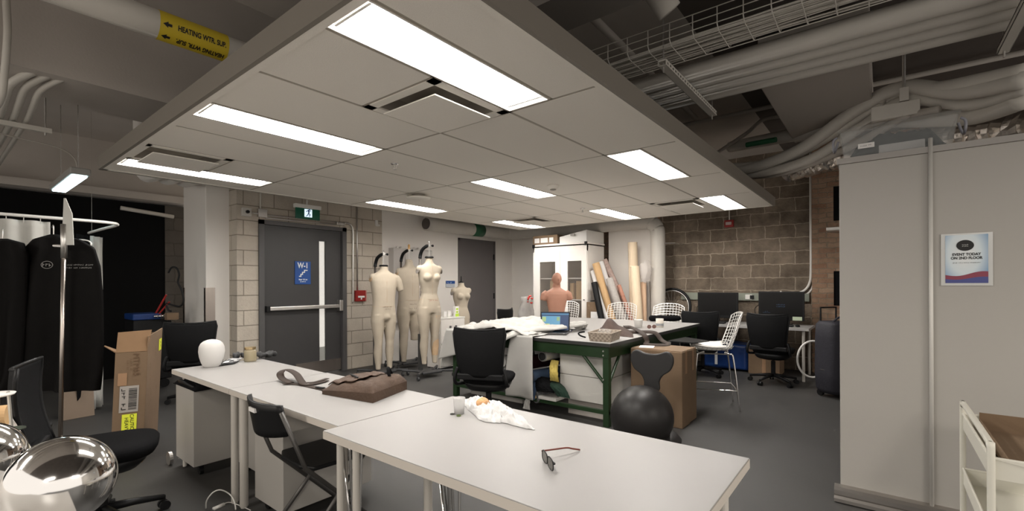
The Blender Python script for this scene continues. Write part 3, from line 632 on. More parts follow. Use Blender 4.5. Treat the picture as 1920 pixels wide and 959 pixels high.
# poster
t = thing('event_poster', 'small blue and red event poster taped to the partition', 'poster', (PXX-.005, -.37, 1.35), world=True)
a = onx(1764, 440, PXX-.004); b = onx(1862, 536, PXX-.004); X = PXX-.004
MB().box(X-.002, X, b.y, a.y, b.z, a.z).build('clear_sleeve', mat('sleeve', (.56, .56, .54), .2), t)
m_ = .018
pm2 = bpy.data.materials.new('poster_print'); pm2.use_nodes = True; nt = pm2.node_tree; bs = nt.nodes['Principled BSDF']; bs.inputs['Roughness'].default_value = .4
me_w = a.y-b.y-2*m_; pz0, pz1 = b.z+m_*.8, a.z-m_*.5
tc = nt.nodes.new('ShaderNodeTexCoord'); sp = nt.nodes.new('ShaderNodeSeparateXYZ'); nt.links.new(tc.outputs['Object'], sp.inputs[0])
def mr(src, a_, b_, c_, d_):
    q = nt.nodes.new('ShaderNodeMapRange'); nt.links.new(src, q.inputs[0]); q.inputs[1].default_value = a_; q.inputs[2].default_value = b_; q.inputs[3].default_value = c_; q.inputs[4].default_value = d_; return q.outputs[0]
def math_(op, x, y):
    q = nt.nodes.new('ShaderNodeMath'); q.operation = op
    for i, w_ in enumerate((x, y)):
        if isinstance(w_, (int, float)): q.inputs[i].default_value = w_
        else: nt.links.new(w_, q.inputs[i])
    return q.outputs[0]
uu = mr(sp.outputs[1], a.y-m_, b.y+m_, 0, 1); vv = mr(sp.outputs[2], pz0, pz1, 0, 1)
cr = nt.nodes.new('ShaderNodeValToRGB'); dist = math_('POWER', math_('ADD', math_('POWER', math_('SUBTRACT', uu, .45), 2.), math_('MULTIPLY', math_('POWER', math_('SUBTRACT', vv, .62), 2.), .8)), .5)
nt.links.new(dist, cr.inputs[0]); e = cr.color_ramp.elements; e[0].position = .15; e[0].color = (.72, .75, .76, 1); e[1].position = .72; e[1].color = (.05, .20, .42, 1)
q = cr.color_ramp.elements.new(.38); q.color = (.62, .70, .74, 1)
wave = math_('ADD', math_('MULTIPLY', math_('SINE', math_('MULTIPLY', uu, 5.5), 0), -.035), math_('MULTIPLY', uu, .04))
edge = math_('ADD', wave, .17)
isred = math_('LESS_THAN', vv, edge); isblue = math_('LESS_THAN', vv, math_('SUBTRACT', math_('MULTIPLY', edge, .62), .02))
def mixc(f, c1, c2):
    q = nt.nodes.new('ShaderNodeMix'); q.data_type = 'RGBA'; nt.links.new(f, q.inputs[0])
    (nt.links.new(c1, q.inputs[6]) if not isinstance(c1, tuple) else setattr(q.inputs[6], 'default_value', c1)); q.inputs[7].default_value = c2; return q.outputs[2]
nt.links.new(mixc(isblue, mixc(isred, cr.outputs[0], (.22, .02, .05, 1)), (.04, .05, .22, 1)), bs.inputs['Base Color'])
MB().box(X-.004, X-.002, b.y+m_, a.y-m_, pz0, pz1).build('print', pm2, t)
cy = (a.y+b.y)/2; H = pz1-pz0
dm = MB(); dm.prism([(.035*math.cos(i*PI/12), .030*math.sin(i*PI/12)) for i in range(24)], .001, basis((X-.005, cy+.005, pz0+H*.78), *FY)); dm.build('round_badge', INK, t)
marks('xxxxxx\nxxxxxx', .008, (X-.0065, cy+.005, pz0+H*.78), *FY, INKW, t)
text('EVENT TODAY\nON 2ND FLOOR', .020, (X-.005, cy, pz0+H*.555), *FY, INK, t, bold=.0006, width=.125)
marks('xxxx xxx xxxx xxxxxxxx', .009, (X-.005, cy, pz0+H*.42), *FY, INK, t)
# clear tub on the partition
t = thing('storage_tub', 'clear plastic tub of dark clothes on top of the partition', 'storage box', (3.7, 0, 2.135), world=True)
y0, y1 = .20, -.335; z0 = 2.137; h = .16
tub = MB()
def rr(x0, x1, ya, yb, z): return [(x0, ya, z), (x1, ya, z), (x1, yb, z), (x0, yb, z)]
lo, hi = rr(3.57, 3.93, y1+.02, y0-.02, z0), rr(3.55, 3.95, y1, y0, z0+h)
vs = lo+hi; tub._a([V(v) for v in vs], [(0, 1, 2, 3), (0, 1, 5, 4), (1, 2, 6, 5), (2, 3, 7, 6), (3, 0, 4, 7)])
tub.build('tub_body', CLEARP, t, solid=.004)
lid = MB(); lid.box(3.535, 3.965, y1-.015, y0+.015, z0+h, z0+h+.022); lid.build('lid', CLEARP, t, bev=.008)
for yy, nm in ((y1-.02, 'right'), (y0+.02, 'left')):
    MB().tube(smooth_path([(3.65, yy, z0+h), (3.65, yy-.02*(1 if yy < 0 else -1), z0+h-.02), (3.66, yy-.02*(1 if yy < 0 else -1), z0+h-.07), (3.75, yy-.02*(1 if yy < 0 else -1), z0+h-.07), (3.76, yy, z0+h)]), .007).build('handle', mat('tub_handle', (.3, .3, .34), .3), t, smooth=True)
t = thing('folded_clothes', 'dark crumpled clothes heaped inside the clear tub', 'clothes', (3.75, 0, 2.14), world=True)
k = MB(); k.grid(lambda u, v: (3.59+.32*u, .15-.44*v, z0+.012+(.11+.05*fbm(u*3, v*4, 1))*min(1, 8*u*(1-u)+.05)*min(1, 8*v*(1-v)+.05)), 24, 30); k.build('dark_clothes', mat('dark_teal_cloth', (.008, .012, .012), .9, var=.3), t, smooth=True, solid=.004)
t = thing('tub_label', 'small white label on the side of the clear tub', 'label', (3.56, .1, 2.2), world=True)
MB().box(3.553, 3.5555, .03, .11, z0+.045, z0+.075).build('label_paper', PAPER, t); marks('xxxx xx', .014, (3.552, .07, z0+.06), *FY, INK, t)
t = thing('white_carton', 'flat white carton inside the clear tub', 'box', (3.58, -.1, 2.14), world=True)
MB().box(3.575, 3.62, -.20, .01, z0+.006, z0+.055).build('carton_body', mat('tub_carton', (.4, .39, .38)), t, bev=.004)
# trolley
t = thing('utility_cart', 'cream metal utility cart at the lower right corner', 'cart', (2.9, -.5, 0), world=True)
cm = mat('cream_enamel', (.66, .64, .56), .4)
# side frame loop near the left end of the cart, measured on the photograph at 2.05-2.6 m
x0, x1, ya, yb = 2.25, 2.95, -.29, -.74
def frame(y, nm):
    zt = .81; pts = smooth_path([(x0, y, .10), (x0, y, zt-.06), (x0+.02, y, zt-.01), (x0+.07, y, zt), (x1-.07, y, zt), (x1-.02, y, zt-.01), (x1, y, zt-.06), (x1, y, .10)], 5)
    MB().tube(pts, .011, 10).build(nm, cm, t, smooth=True)
frame(ya, 'end_frame'); frame(yb, 'end_frame')
for z in (.17, .44, .69):
    k = MB(); hgt = .07
    k.box(x0+.01, x1-.01, yb, ya, z, z+.004); k.box(x0+.01, x0+.014, yb, ya, z, z+hgt); k.box(x1-.014, x1-.01, yb, ya, z, z+hgt); k.box(x0+.01, x1-.01, ya-.004, ya, z, z+hgt); k.box(x0+.01, x1-.01, yb, yb+.004, z, z+hgt)
    k.build('tray', cm, t, bev=.003)
    k = MB(); k.tube([(x0+.012, yb, z+hgt), (x0+.012, ya, z+hgt), (x1-.012, ya, z+hgt), (x1-.012, yb, z+hgt)], .006, 8, closed=True); k.build('tray_rim', cm, t)
for x in (x0, x1):
    for y in (ya, yb): MB().tube([(x-.012, y, .04), (x+.012, y, .04)], .04, 16).tube([(x, y, .04), (x, y, .12)], .008, 8).build('caster', BLACKP, t)
t = thing('cart_carton', 'open cardboard box sitting in the cream cart', 'box', (2.5, -.5, .695), world=True)
k = MB(); k.box(x0+.03, x1-.03, yb+.03, ya-.05, .700, .706); k.box(x0+.03, x0+.034, yb+.03, ya-.05, .70, .75); k.box(x1-.034, x1-.03, yb+.03, ya-.05, .70, .78); k.box(x0+.03, x1-.03, ya-.054, ya-.05, .70, .75); k.box(x0+.03, x1-.03, yb+.03, yb+.034, .70, .75)
k.build('carton_body', CARD, t)
# ================================================================ white tables
TH = .73
def table_top(t, x0, x1, y0, y1, th=.034, z=TH):
    MB().box(x0, x1, y0, y1, z-th+.002, z).build('tabletop', TABLE, t, bev=.002)
    MB().box(x0-.001, x1+.001, y0-.001, y1+.001, z-th, z-.004).build('edge_band', TEDGE, t)
def round_leg(t, x, y, z=TH-.034, r=.021):
    MB().tube([(x, y, .01), (x, y, z)], r, 16).tube([(x, y, 0), (x, y, .012)], r*.8, 12).build('leg', LEGW, t, smooth=False)
ta = thing('white_table', 'narrow white table farthest left, holding the white foam head', 'table', (1.45, 3.6, 0), world=True)
table_top(ta, 1.14, 1.775, 3.125, 4.19)
for x in (1.19, 1.72): round_leg(ta, x, 3.17); 
for x in (1.19, 1.72):
    MB().tube([(x, 4.08, .01), (x, 4.08, .696)], .014, 12).build('leg', LEGW, ta)
MB().tube([(1.19, 4.08, .45), (1.19, 3.95, .69)], .009).build('leg_brace', CHROME, ta)
tb_ = thing('white_table', 'middle white table under the brown leather bag', 'table', (1.45, 2.5, 0), world=True)
table_top(tb_, 1.14, 1.785, 1.905, 3.118)
for x, y in ((1.20, 3.06), (1.72, 3.06), (1.20, 1.97), (1.72, 1.97)): round_leg(tb_, x, y, r=.024)
def hairpin(t, x, y, dx, dy):
    k = MB(); zt = TH-.034
    k.tube(smooth_path([(x-.05*dx, y-.03, zt), (x-.02*dx, y-.012, .3), (x, y, .02), (x+.004, y+.006, .01), (x+.012*dx, y+.012, .02), (x+.03*dx, y+.02, .3), (x+.06*dx, y+.04, zt)], 6), .0055, 8)
    k.tube([(x, y, .02), (x-.03*dx, y+.06, zt)], .0055, 8)
    k.build('hairpin_leg', CHROME, t, smooth=True)
tc_ = thing('white_table', 'nearest large white table with sunglasses on it', 'table', (1.45, 1.1, 0), world=True)
table_top(tc_, 1.065, 1.845, .375, 1.898, th=.036)
for x, y in ((1.11, 1.84), (1.11, .45), (1.80, .45), (1.11, 1.72)): round_leg(tc_, x, y, r=.015)
for x, y in ((1.16, 1.80), (1.20, 1.22), (1.75, .50), (1.72, 1.80), (1.45, 1.0)): hairpin(tc_, x, y, 1, 1)
# under-desk cabinets
def drawer_unit(label, x0, x1, y0, y1, z1, extra=None):
    t = thing('pedestal_cabinet', label, 'cabinet', ((x0+x1)/2, (y0+y1)/2, 0), world=True)
    MB().box(x0, x1, y0, y1, .075, z1).build('body', LAMW, t, bev=.003)
    MB().box(x1, x1+.018, y0+.004, y1-.004, .08, z1-.004).build('drawer_front', LAMW, t, bev=.003)
    for x in (x0+.06, x1-.06):
        for y in (y0+.05, y1-.05): MB().tube([(x-.012, y, .03), (x+.012, y, .03)], .03, 14).box(x-.015, x+.015, y-.015, y+.015, .03, .076).build('caster', BLACKP, t)
    return t
t = drawer_unit('white wheeled cabinet under the far left table with a black bag on it', 1.16, 1.72, 3.80, 4.17, .62)
p = onz(318, 861, .045); MB().tube([(p.x-.01, p.y, .05), (p.x+.012, p.y, .05)], .05, 18).build('side_wheel', STEEL, t)
t = drawer_unit('white wheeled cabinet under the far left table, nearest the double legs', 1.40, 1.74, 3.28, 3.70, .60)
t = drawer_unit('white wheeled cabinet behind the black folding chair', 1.23, 1.79, 2.62, 2.98, .53)
t = thing('soft_black_bag', 'slumped black bag on the wheeled cabinet under far left table', 'bag', (1.4, 3.98, .62), world=True)
def slump(u, v):
    w = max(0, 1-(2*u-1)**2)**.5*max(0, 1-(2*v-1)**2)**.4; return (1.15+.5*u, 3.74+.46*v, .622+(.062+.02*fbm(u*4, v*4, 2))*min(1, 1.4*w))
MB().grid(slump, 22, 22).build('bag_body', BLACKF, t, smooth=True, solid=.006)
MB().tube(smooth_path([(1.17, 3.8, .64), (1.14, 3.9, .665), (1.15, 4.05, .66), (1.22, 4.12, .64)]), .012).build('strap', BLACKP, t, smooth=True)
# folding chair
t = thing('folding_chair', 'black folding chair tucked at the middle white table', 'chair', (1.375, 2.40, 0), rz=math.radians(-92))
# local: x right, y forward (toward the table), seat at .45
MB().prism([(-.19, -.17), (-.20, .10), (-.17, .19), (0, .21), (.17, .19), (.20, .10), (.19, -.17), (.10, -.21), (-.10, -.21)], .022, Matrix.Translation(V((0, 0, .43)))).build('seat', BLACKP, t, bev=.008)
MB().grid(lambda u, v: (-.19+.38*u, -.30-.055*(1-(2*u-1)**2)-.03*v, .64+.15*v-.02*(1-(2*u-1)**2)*(1-v)), 12, 5).build('backrest', BLACKP, t, smooth=True, solid=.016)
MB().box(-.035, .035, -.394, -.372, .742, .762).build('hand_slot', PAPER, t)
gm = mat('dark_grey_tube', (.09, .085, .08), .4, .5)
for s in (-1, 1):
    MB().tube([(s*.195, -.335, .76), (s*.195, -.22, .46), (s*.20, .22, .01)], .011, 10).build('front_leg', gm, t, smooth=True)
    MB().tube([(s*.165, .12, .43), (s*.17, -.26, .01)], .011, 10).build('rear_leg', gm, t, smooth=True)
MB().tube([(-.165, -.2, .08), (.165, -.2, .08)], .008).build('stretcher', gm, t)
# cord on the floor
t = thing('white_cable', 'white looped cable with adapter on the floor below the tables', 'cable', (1.0, 3.0, 0), world=True)
def F(x, y, h=0): v = onz(x, y, h); return (v.x, v.y, v.z+.004)
MB().tube(smooth_path([F(386, 955, .0), F(388, 940, .06), F(400, 925, .10), F(415, 921, .10), F(432, 930, .06), F(440, 945, .03), F(442, 958, .0)], 6), .004, 8).build('cable_loop', WPLAST, t, smooth=True)
MB().tube([F(400, 957, 0), F(420, 948, .0)], .012, 10).build('adapter', WPLAST, t, smooth=True)
MB().tube(smooth_path([F(415, 949), F(430, 944), F(450, 950), F(470, 959)]), .003, 6).build('thin_lead', WPLAST, t, smooth=True)
# ---- things on the white tables
p = onz(397, 688, TH)
t = thing('foam_mannequin', 'smooth white egg-shaped foam head at the far left table end', 'foam head', (p.x, p.y, TH))
MB().lathe([(.001, 0), (.052, .0), (.058, .008), (.070, .035), (.083, .08), (.088, .12), (.085, .155), (.074, .182), (.055, .199), (.030, .209), (.001, .213)], n=32).build('head', mat('foam_white', (.60, .585, .565), .55), t, smooth=True)
p = onz(469, 672, TH)
t = thing('glass_jar', 'glass jar with a gold lid at the far end of the left table', 'jar', (1.66, 4.10, TH))
MB().lathe([(.001, 0), (.045, 0), (.047, .01), (.047, .085), (.038, .10)], n=24).build('jar_body', mat('jar_glass', (.40, .34, .22), .1, alpha=.7), t, smooth=True)
MB().lathe([(.001, .10), (.042, .10), (.043, .118), (.001, .120)], n=24).build('lid', mat('gold_lid', (.60, .45, .25), .3, .9), t, smooth=False)
t = thing('dark_umbrella', 'crumpled dark plaid umbrella lying at the far left table end', 'umbrella', (1.65, 3.9, TH), world=True)
pp = [onz(x, y, TH) for x, y in ((436, 674), (455, 672), (475, 674), (495, 673), (514, 668))]
k = MB(); k.tube(smooth_path([q+V((0, 0, .03)) for q in pp], 8), [.022+.012*math.sin(i*.7)*math.sin(i*.31)+.006*math.sin(i*1.9) for i in range(33)], 16)
for v in k.b.verts: v.co += V((fbm(*v.co, s=25), fbm(*(v.co+V((3, 1, 2))), s=25), fbm(*(v.co+V((9, 2, 5))), s=20)))*.018
for v in k.b.verts: v.co.z = max(v.co.z, TH+.001)
k.build('folded_canopy', mat('plaid_dark', (.035, .035, .036), .6, var=.8, scale=40, stretch=(3, 1, 1)), t, smooth=True)
t = thing('printed_fabric', 'black and white printed cloth beside the foam head', 'cloth', (1.5, 3.95, TH), world=True)
a, b, c, d = [onz(x, y, TH+.003) for x, y in ((406, 688), (440, 683), (452, 676), (424, 677))]
def q4(u, v, h=.006): w_ = a.lerp(b, u); z_ = d.lerp(c, u); r_ = w_.lerp(z_, v); return (r_.x, r_.y, TH+.004+h*(1+fbm(u*3, v*3, 4)))
MB().grid(lambda u, v: q4(u, v), 12, 8).build('black_part', mat('black_print', (.02, .02, .022), .5), t, smooth=True, solid=.003)
MB().grid(lambda u, v: (lambda r: (r[0]-.02, r[1]-.01, r[2]+.008))(q4(.35+.25*u, .2+.3*v)), 3, 3).build('white_mark', INKW, t, solid=.002)
MB().grid(lambda u, v: (lambda r: (r[0]+.05, r[1]+.06, r[2]))(q4(u*.9, v)), 8, 8).build('grey_part', mat('grey_print', (.42, .42, .42), .6), t, smooth=True, solid=.003)
# brown messenger bag
t = thing('messenger_bag', 'brown leather messenger bag lying on the middle white table', 'bag', (1.6, 2.4, TH), world=True)
BL = [onz(x, y, TH) for x, y in ((600, 738), (700, 757), (760, 728), (660, 712))]
BL = [onz(604, 740, TH), onz(699, 757, TH), onz(763, 731, TH), onz(688, 709, TH)]
def bag(u, v, top=True):
    p_ = BL[0].lerp(BL[1], u); q_ = BL[3].lerp(BL[2], u); r_ = p_.lerp(q_, v)
    ed = min(1, (min(u, 1-u)*9))**.5*min(1, (min(v, 1-v)*9))**.5
    h = (.040+.060*u**.8)*(.5+.5*ed)+.018*fbm(u*3.5, v*4, 3)*ed
    return (r_.x, r_.y, TH+.002+max(0, h))
k = MB(); k.grid(bag, 40, 26); k.grid(lambda u, v: (lambda r: (r[0], r[1], TH+.001))(bag(u, v)), 40, 26); 
rim = MB()
k.build('body', LEATH, t, smooth=True)
sd = MB(); 
for f_ in (lambda s: (s, 0), lambda s: (s, 1), lambda s: (0, s), lambda s: (1, s)):
    sd.grid(lambda s, w_, f_=f_: (lambda r: (r[0], r[1], TH+.001+(r[2]-TH-.001)*w_))(bag(*f_(s))), 30, 4)
sd.build('side_gusset', LEATH, t, smooth=True)
def lift(r, h): return (r[0], r[1], r[2]+h)
MB().grid(lambda u, v: lift(bag(.02+.58*u, .10+.78*v), .010+.006*math.sin(v*5)), 20, 14).build('front_flap', mat('flap_leather', (.07, .040, .025), .6, var=.35, scale=8, bump=.3), t, smooth=True, solid=.004)
MB().tube(smooth_path([lift(bag(.1, .5), .02), lift(bag(.35, .35), .025), lift(bag(.55, .2), .02)]), .006).build('zip', INK, t, smooth=True)
MB().tube(smooth_path([lift(bag(.72, .9), .0), lift(bag(.74, .8), .035), lift(bag(.80, .7), .045), lift(bag(.86, .62), .035), lift(bag(.9, .6), .0)]), .010).build('carry_handle', BLACKF, t, smooth=True)
def ribbon(pts, w, m, nm, par, upv=(0, 0, 1), th=.003):
    pp = smooth_path(pts, 8); n = len(pp)-1
    def fn(u, v):
        i = u*n; j = min(int(i), n-1); p_ = pp[j].lerp(pp[j+1], i-j); d_ = (pp[j+1]-pp[j]).normalized()
        s_ = d_.cross(V(upv)).normalized(); return p_+s_*(w*(v-.5))
    MB().grid(fn, n, 2).build(nm, m, par, smooth=True, solid=th)
def T(x, y, h=0.004): v = onz(x, y, TH); return (v.x, v.y, TH+h)
ribbon([T(532, 722, .01), T(560, 722), T(600, 730), T(640, 740, .02), T(660, 738, .04)], .045, LEATHD, 'shoulder_strap', t)
ribbon([T(545, 722, .012), T(529, 716, .02), T(526, 714, .05), T(538, 712, .065), T(555, 716, .05), T(570, 724, .012), T(590, 722, .008), T(612, 716, .006)], .045, LEATHD, 'strap_loop', t)
ribbon([T(565, 722, .012), T(590, 720, .010), T(614, 713, .010)], .03, LEATHD, 'strap_end', t)
MB().prism([(-.03, -.012), (.03, -.012), (.03, .012), (-.03, .012)], .004, basis(T(600, 731, .010), (.2, -1, 0), (1, .2, 0))).build('strap_buckle', BLACKP, t)
# cup, bread, bag, rings, sunglasses
p = onz(861, 778, TH)
t = thing('plastic_cup', 'clear plastic cup with a white straw lid on nearest table', 'cup', (p.x+.01, p.y+.01, TH))
MB().lathe([(.001, 0.002), (.024, .002), (.029, .075), (.031, .078), (.029, .078), (.0275, .075), (.0225, .005), (.001, .005)], n=24).build('cup_wall', mat('cup_plastic', (.74, .73, .72), .12, alpha=.5, spec=.7), t, smooth=True)
MB().lathe([(.001, .006), (.022, .006), (.024, .03), (.001, .031)], n=20).build('contents', mat('cup_fill', (.55, .54, .53), .4, alpha=.8), t, smooth=True)
t = thing('plastic_bag', 'crumpled white plastic bag spread on the nearest table', 'plastic bag', (1.66, 1.42, TH), world=True)
c0, cx, cy = onz(925, 778, TH), onz(976, 795, TH), onz(905, 752, TH)
E1, E2 = onz(972, 785, TH)-onz(880, 770, TH), onz(900, 758, TH)-onz(945, 797, TH)
o0 = onz(925, 777, TH)
def pb_(u, v):
    a_ = 2*u-1; b_ = 2*v-1
    p_ = o0+E1*(a_*.52+.05*fbm(u*3, v*3, 7))+E2*(b_*.48+.08*fbm(u*3, v*3, 9)); e_ = max(0, 1-abs(a_)**3)*max(0, 1-abs(b_)**3)
    return (p_.x, p_.y, TH+.003+e_**.6*(.036+.026*fbm(u*5, v*5, 1)+.02*abs(fbm(u*14, v*14, 2))))
MB().grid(pb_, 60, 50).build('crumpled_film', mat('film_white', (.62, .61, .60), .35, alpha=.95, bump=.3, bscale=40), t, smooth=True)
p = onz(903, 774, TH)
t = thing('bread_roll', 'small seeded round bread roll lying on the plastic bag', 'bread', (p.x+.01, p.y, TH+.02))
k = MB(); k.ball((0, 0, .024), .034, 24, 16, 1, 1, .78)
for v in k.b.verts: v.co += v.co.normalized()*.004*fbm(*v.co, s=40)
rm = mat('roll_crust', (.62, .35, .17), .8, var=.4, scale=90, bump=.5, bscale=120); k.build('roll', rm, t, smooth=True)
for i, (x, y, lb) in enumerate(((848, 778, 'small dark ring beside the cup, left one'), (860, 781, 'small green ring beside the cup, right one'))):
    p = onz(x, y, TH); t = thing('bangle', lb, 'ring', (p.x, p.y, TH+.003), group='two small rings by the cup')
    MB().tube(arc((0, 0, 0), .009, 0, 2*PI, 16, (1, 0, 0), (0, 1, 0))[:-1], .0025, 6, closed=True).build('band', mat('band_dark', (.05, .05, .045)) if i == 0 else mat('band_green', (.10, .14, .04)), t)
t = thing('sunglasses', 'sunglasses with red-brown arms standing open on the nearest table', 'sunglasses', (1.35, .9, TH), world=True)
g1, g2, g3 = V(onz(1016, 862, TH)), V(onz(1037, 888, TH)), onz(1087, 846, TH)
dv = (g2-g1).normalized(); up = V((0, 0, 1))
lm = mat('lens_dark', (.10, .09, .075), .08, alpha=.8, spec=.8)
for k_, s0 in enumerate((.28, .78)):
    c = g1.lerp(g2, s0)+up*.022; hw = (g2-g1).length*.24
    pts = [c+dv*(hw*math.copysign(abs(math.cos(w_*PI/10))**.7, math.cos(w_*PI/10)))+up*(.019*math.copysign(abs(math.sin(w_*PI/10))**.7, math.sin(w_*PI/10))) for w_ in range(20)]
    MB()._a(pts, [tuple(range(20))]).build('lens', lm, t, solid=.001)
    MB().tube(pts, .002, 6, closed=True).build('rim', BLACKP, t, smooth=True)
MB().tube([g1.lerp(g2, .48)+up*.028, g1.lerp(g2, .54)+up*.028], .002).build('bridge', BLACKP, t)
tm = mat('temple_red', (.16, .03, .02), .3)
MB().tube(smooth_path([g1+up*.030, g1.lerp(g3, .35)+up*.026, g1.lerp(g3, .65)+up*.022, g1.lerp(g3, .8)+up*.014, g3+up*.004], 6), .0032, 8).build('temple_arm', tm, t, smooth=True)
MB().tube(smooth_path([g2+up*.030, g2.lerp(g3, .05)+up*.028, g1.lerp(g2, .4)+up*.012+(g3-g1)*.1], 6), .0032, 8).build('folded_temple', BLACKP, t, smooth=True)
# ================================================================ dress forms
def form_stand(t, side, top, neck_z, base=True, arm=BLACKP, foot=.29, postx=None, posty=.17):
    """local frame: form faces -Y; the post stands behind, to one side"""
    px_ = postx if postx is not None else side*.20
    MB().tube([(px_, posty, .08), (px_, posty, neck_z+.02)], .016, 12).build('stand_post', BRUSH, t, smooth=True)
    MB().box(px_-.028, px_+.028, posty-.028, posty+.028, .06, .62).build('post_sleeve', mat('stand_grey', (.08, .08, .08), .4, .4), t, bev=.004)
    k = MB(); k.tube(smooth_path([(px_, posty, neck_z-.02), (px_+.01*(-side), posty, neck_z+.04), (px_*.75, posty*.7, neck_z+.11), (px_*.35, posty*.25, neck_z+.155), (0, 0, neck_z+.165)], 6), [.025]*20+[.02]*5, 12)
    k.build('curved_arm', arm, t, smooth=True)
    k = MB(); k.tube([(0, 0, neck_z), (0, 0, neck_z+.20)], .005, 8); k.build('hanging_rod', STEEL, t)
    k = MB(); k.box(-.018, .018, -.02, .02, neck_z+.145, neck_z+.185); k.build('clamp', STEEL, t, bev=.004)
    k = MB(); k.tube([(.018, 0, neck_z+.163), (.055, 0, neck_z+.163)], .006, 8).tube([(.05, 0, neck_z+.163), (.068, 0, neck_z+.163)], .017, 12); k.build('clamp_knob', BLACKP, t)
    k = MB(); k.lathe([(.006, neck_z+.20), (.010, neck_z+.215), (.004, neck_z+.225)], n=10); k.build('finial', STEEL, t)
    if base:
        bm_ = mat('base_iron', (.05, .05, .052), .45, .3)
        MB().box(-foot*.55, foot*.55, -.10, posty+.06, .055, .085).build('base_plate', bm_, t, bev=.01)
        for sx in (-1, 1):
            for sy in (-1, 1):
                cx, cy = sx*foot, .05+sy*.24
                MB().tube([(sx*.08, .06, .075), (cx, cy, .085)], .018, 8).build('base_leg', bm_, t)
                MB().tube([(cx-.012, cy, .028), (cx+.012, cy, .028)], .028, 12).tube([(cx, cy, .03), (cx, cy, .09)], .010, 8).build('caster', bm_, t)
def torso_rings(female, top, w=1.0):
    s = top/1.62
    if female: R = [(1.62, .052, .052, 0), (1.56, .056, .058, 0), (1.525, .085, .065, 0), (1.50, .145, .08, 0), (1.47, .178, .088, 0), (1.42, .185, .10, 0), (1.33, .168, .108, 0), (1.27, .160, .105, 0), (1.18, .133, .092, 0), (1.10, .122, .088, 0), (1.03, .145, .105, .005), (.95, .172, .12, .01), (.88, .180, .125, .012), (.82, .172, .118, .01)]
    else: R = [(1.62, .055, .057, 0), (1.565, .060, .062, 0), (1.53, .10, .075, 0), (1.50, .165, .09, 0), (1.465, .20, .10, 0), (1.40, .205, .115, 0), (1.30, .190, .122, 0), (1.18, .172, .115, 0), (1.08, .165, .112, 0), (1.0, .170, .118, .005), (.92, .180, .125, .01), (.84, .182, .122, .01)]
    return [(0, y*w, z*s, a*w, b*w) for z, a, b, y in R]
def make_form(label, loc, rz, neck, feet, female=False, side=-1, w=1.0, sleeves=(), legs=(1, 1), stand=True, liftz=0, hole=None, neckcap=True, wood=False, material=None):
    t = thing('dress_form', label, 'dress form', loc, rz, group='dress forms on rolling stands')
    s = (neck-feet)/1.54; fz = feet-.08*s
    def Z(z): return fz+z*s
    k = MB(); rings = [(x, y, Z(z), a, b) for x, y, z, a, b in torso_rings(female, 1.62, w)]
    k.loft(rings[::-1], 28, power=2.3)
    for sx in (-1, 1):
        if not legs[0 if sx < 0 else 1]: continue
        Lg = [(.90, .085, .090, .110, .01), (.80, .092, .093, .108, .01), (.70, .092, .082, .095, .005), (.60, .090, .070, .082, 0), (.52, .088, .058, .066, -.002), (.46, .088, .055, .062, -.004), (.40, .090, .056, .062, .006), (.33, .092, .057, .064, .012), (.24, .092, .047, .052, .010), (.15, .090, .037, .040, .006), (.10, .090, .034, .037, .004), (.08, .090, .036, .040, .002)]
        end = legs[0 if sx < 0 else 1]
        Lg = [q for q in Lg if q[0] >= (.08 if end == 1 else end)]
        k.loft([(sx*cx*w*1.0, y, Z(z), a*w*1.08, b*w*1.08) for z, cx, a, b, y in Lg][::-1], 20)
    if female:
        for sx in (-1, 1): k.ball((sx*.078*w, -.088*w, Z(1.33)), .062*w, 16, 10, 1.05, .85, .95)
    else: k.ball((0, -.075*w, Z(.87)), .055, 14, 10, 1.1, 1, 1.2)
    for sx in (-1, 1): k.ball((sx*.16*w, .0, Z(1.455)), .058*w, 14, 10, 1, .95, 1)
    for sx in sleeves: k.tube([(sx*.185*w, 0, Z(1.46)), (sx*.225*w, 0, Z(1.40)), (sx*.255*w, -.005, Z(1.30)), (sx*.268*w, -.005, Z(1.245))], [.055, .062, .055, .050], 16)
    # buttock fullness
    for sx in (-1, 1): k.ball((sx*.075*w, .075*w, Z(.90)), .085*w, 14, 10)
    k.build('body', material or FORM, t, remesh=.011)
    sm = SEAM
    MB().tube([(0, -.058*w-.001 if not female else -.06*w, Z(1.57)), (0, -.092*w, Z(1.48)), (0, -.118*w, Z(1.38)), (0, -.120*w if not female else -.100*w, Z(1.25)), (0, -.114*w if not female else -.092*w, Z(1.08))], .0018, 5).build('centre_seam', sm, t)
    e = MB(); zz = Z(1.02); A = .173*w if not female else .152*w; B = .122*w if not female else .110*w
    e.tube([(A*math.cos(i*PI/20), .005+B*math.sin(i*PI/20), zz) for i in range(40)], .0018, 5, closed=True); e.build('waist_seam', sm, t)
    if neckcap:
        MB().lathe([(.001, neck-.004), (.064, neck-.006), (.066, neck+.006), (.058, neck+.018), (.001, neck+.02)], n=24).build('neck_cap', BLACKP, t, smooth=False)
    else:
        MB().lathe([(.001, neck-.004), (.055, neck-.006), (.055, neck+.02), (.03, neck+.03), (.001, neck+.03)], n=24).build('neck_cap', FORM, t)
    for sx in (-1, 1):
        if sx not in sleeves:
            M_ = Matrix.Rotation(sx*math.radians(80), 4, 'Y')
            MB().lathe([(.001, 0), (.046*w, 0), (.047*w, .006), (.001, .008)], n=20, M=M_, c=(sx*.199*w, 0, Z(1.43))).build('arm_plate', FORM2 if not female else mat('arm_plate_grey', (.30, .27, .24), .6), t)
    if stand: form_stand(t, side, neck, neck+.015, posty=.17, postx=side*.06)
    return t, Z
fl = math.radians(-12)
t1, Z1 = make_form('full-body linen dress form nearest the fire alarm, short sleeve at its right', (4.22, 5.80, 0), fl, 1.635, .10, sleeves=(1,), side=-1, w=1.0)
